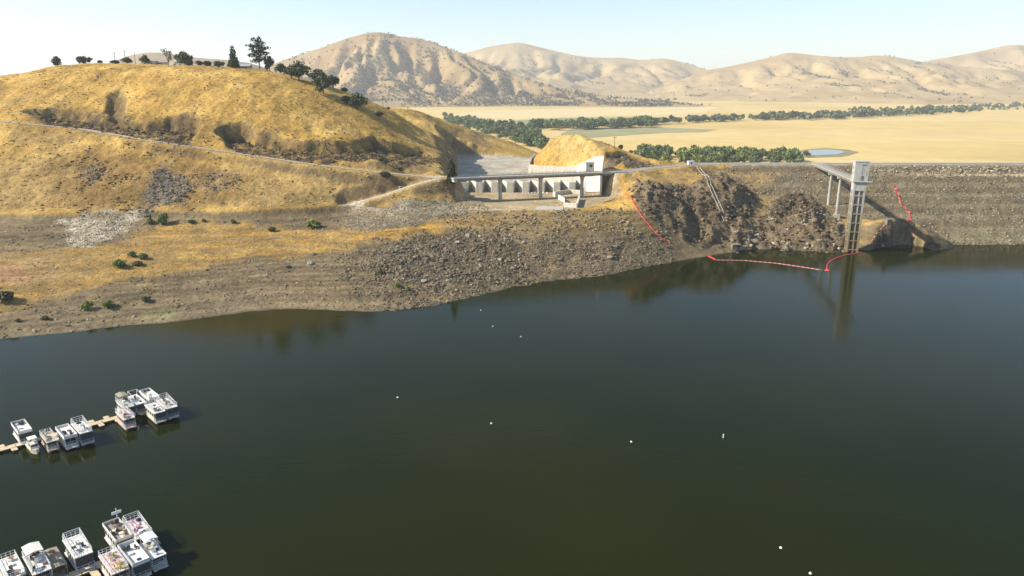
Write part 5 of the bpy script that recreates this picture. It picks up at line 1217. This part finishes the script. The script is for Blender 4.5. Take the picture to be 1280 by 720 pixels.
houseboat(156, 504, DZ, 'grey-roofed white houseboat at the left of the far upper row', 6.8, 2.6, 2.1, M_bw, M_roofgy, True, 1, bimini=M_khaki, seed=8, screen=M_dkc)
houseboat(171, 499.4, DZ, 'plain white-roofed houseboat, middle of the far upper row', 7.0, 2.6, 2.1, clut=0, arch=True, top_rail=False, seed=9, screen=M_dkc)
houseboat(187, 494, 2.9, 'white houseboat at the back right of the far upper row', 7.2, 2.7, 2.3, clut=3, mats=[M_wht, M_dkp], parapet=True, top_rail=False, seed=10, stripe=M_blue)
houseboat(193.5, 510, DZ, 'cream-sided houseboat with dark front near the upper dock end', 7.2, 2.8, 2.1, M_bc, M_roofw, True, 2, seed=11, screen=M_dkc)
houseboat(208.5, 504.5, 2.8, 'outermost white houseboat with rooftop frame at the upper dock end', 7.4, 2.8, 2.2, clut=3, mats=[M_brn, M_wht, M_dkp], arch=True, seed=12, front=0.22, screen=M_dkc)
# lower dock
houseboat(14, 709, DZ, 'cream houseboat with a blue front screen in the bottom left corner', 7.2, 3.0, 2.1, M_bc, M_roofw, True, 5, [M_dkp, M_wht, M_brn], seed=21, screen=M_blue)
houseboat(46, 703, DZ, 'cluttered white houseboat second from the left in the lower row', 7.2, 3.0, 2.1, M_bw, M_roofw, True, 6, [M_brn, M_dkp, M_wht], seed=22, stripe=M_bt, bimini=M_roofw)
pontoon_boat(67.5, 697, 2.3, 'pontoon boat under a khaki canopy between two houseboats', 6.8, 2.2)
houseboat(97, 683, 2.9, 'clean white houseboat with tall roof rails above the lower dock', 7.4, 3.1, 2.3, arch=True, clut=1, mats=[M_dkc], seed=24, front=0.2, screen=M_dkc)
houseboat(147, 664.5, 2.8, 'white houseboat with dark cluttered roof and a cross-shaped mast', 7.4, 3.0, 2.2, M_bw, M_khaki, False, 7, [M_dkp, M_brn, M_bc], parapet=True, mast=True, seed=25, screen=M_dkc)
houseboat(172, 660.5, 2.9, 'white houseboat with pinkish roof deck farthest out on the lower dock', 7.4, 3.1, 2.3, M_bw, M_roofp, True, 5, [M_wht, M_pinkp, M_dkp], arch=True, seed=26)
houseboat(142, 703, 2.7, 'houseboat with yellow and pink clutter on its roof at the lower dock', 7.2, 2.9, 2.1, M_bc, M_roofp, True, 8, [M_yel, M_pinkp, M_wht, M_bc], seed=27)
houseboat(167, 692.5, DZ, 'plain white-roofed houseboat in the middle of the lower cluster', 7.6, 2.9, 2.1, clut=2, mats=[M_dkp], parapet=True, top_rail=False, seed=28, front=0.2, screen=M_dkc)
houseboat(191, 687, 2.5, 'shorter white houseboat at the right edge of the lower cluster', 6.0, 2.6, 1.9, M_bw, M_roofw, False, 5, [M_wht, M_bc, M_dkp], bimini=M_wht, seed=29, front=0.24)

M_plank = None
m, nt, b = node_mat('dock_planks'); co = obj_n(nt)
wv = nt.nodes.new('ShaderNodeTexWave'); wv.inputs['Scale'].default_value = 2.2; wv.inputs['Distortion'].default_value = 0.4; wv.bands_direction = 'X'; nt.links.new(co, wv.inputs['Vector'])
n = noise_n(nt, 1.5, 4, 0.6, co)
c = mixc(nt, ramp(nt, n, 0.3, 0.7), (0.50, 0.39, 0.24), (0.68, 0.55, 0.36)); c = mixc(nt, ramp(nt, wv.outputs['Fac'], 0.0, 0.12), (0.3, 0.23, 0.15), c)
nt.links.new(c, b.inputs['Base Color']); b.inputs['Roughness'].default_value = 0.85; M_plank = m
def dock(p0, length, w, fingers, label):
    ang = math.atan2(DV[1], DV[0]); o = empty('floating_dock', (p0[0], p0[1], 0), ang, label, 'dock')
    sec = 4.0; n_ = int(length / sec)
    for i in range(n_):
        s_ = MB().box((sec * (i + 0.5), 0, 0.48), (sec - 0.08, w, 0.14)).build('deck_section', M_plank, o)
        for y in (-w * 0.32, w * 0.32): MB().box((sec * (i + 0.5), y, 0.2), (sec - 0.6, w * 0.26, 0.44)).build('float', M_dkp, s_)
        for y in (-w / 2 - 0.05, w / 2 + 0.05): MB().box((sec * (i + 0.5), y, 0.46), (sec - 0.1, 0.09, 0.2)).build('side_beam', M_wood, s_)
    for x, sd_, ln in fingers:
        f_ = MB().box((x, sd_ * (w / 2 + 0.1 + ln / 2), 0.46), (1.1, ln, 0.13)).build('finger', M_plank, o)
        MB().box((x, sd_ * (w / 2 + 0.1 + ln / 2), 0.22), (0.8, ln * 0.8, 0.38)).build('float', M_dkp, f_)
    for x, sd_ in [(f[0] + 0.5, f[1]) for f in fingers]: MB().tube((x, sd_ * (w / 2 - 0.1), 0.5), (x, sd_ * (w / 2 - 0.1), 1.0), 0.07, 6).build('mooring_post', M_wood, o)
    return o
s0 = dk0[:2] - DV * 20
ul = float(np.linalg.norm((dk1 - dk0)[:2])) + 20 + 3
def along(u, v): return float((at(u, v, z=0.45)[:2] - s0) @ DV)
dock(s0, ul, 1.7, [(along(2, 562) + 0.3, 1, 1.5), (along(2, 562) + 2.0, -1, 1.5), (along(26, 555) + 0.5, 1, 1.8), (along(26, 555) + 2.2, -1, 1.7), (along(117, 530), 1, 1.5), (along(121, 530) + 0.6, -1, 1.5), (along(136, 525), 1, 1.5), (along(140, 524) + 0.8, -1, 1.5), (along(174, 514), -1, 1.6), (along(182, 512), 1, 1.6)],
     'upper timber floating dock with short fingers between two rows of houseboats')
c0 = at(101, 715, z=0.45)[:2]
dock(c0 - DV * 24, 36, 1.9, [(20.5, -1, 1.6), (25.5, -1, 2.2), (16, -1, 1.6), (30, -1, 1.6)], 'lower timber floating dock at the bottom left among houseboats')

BUOY = [(601, 388), (616, 408), (651, 421), (497, 497), (614, 529.5), (789, 552.5), (976, 685), (1013, 717)]
bnames = ['white buoy nearest the rocky central bank', 'white buoy just below the one nearest the bank', 'white buoy right of the two near the central bank', 'lone white buoy in the left middle of the lake', 'white buoy below the middle of the lake toward the left',
          'white buoy in the middle of the open lake', 'bright white buoy low at the right of the lake', 'white buoy cut close to the bottom edge of the picture']
for (u, v), lb in zip(BUOY, bnames):
    p_ = at(u, v, z=0); o = empty('buoy', (p_[0], p_[1], 0), 0, lb, 'buoy', 'white buoys on the lake')
    rr_ = 0.25 if v > 480 else 0.22
    MB().loft([[(r_ * rr_ * math.cos(i * math.pi / 5), r_ * rr_ * math.sin(i * math.pi / 5), z_ * rr_) for i in range(10)] for z_, r_ in ((-0.7, 0.3), (-0.4, 0.8), (0.1, 1.0), (0.6, 0.85), (0.95, 0.5), (1.1, 0.15))]).build('float', M_wht, o)
    MB().tube((0, 0, 1.05 * rr_), (0, 0, 1.5 * rr_), 0.05, 6).build('mooring_eye', M_steel, o)
p_ = at(904, 547, z=0); o = empty('marker_buoy', (p_[0], p_[1], 0), 0, 'slender upright white marker buoy right of the lake centre', 'buoy', 'white buoys on the lake')
MB().tube((0, 0, -0.4), (0, 0, 0.8), 0.14, 10, 0.11).tube((0, 0, 0.8), (0, 0, 0.9), 0.11, 10, 0.03).build('post', M_wht, o); MB().tube((0, 0, 0.42), (0, 0, 0.56), 0.15, 10).build('band', plain('orange_band', (0.75, 0.28, 0.04), 0.5, 0.05), o)
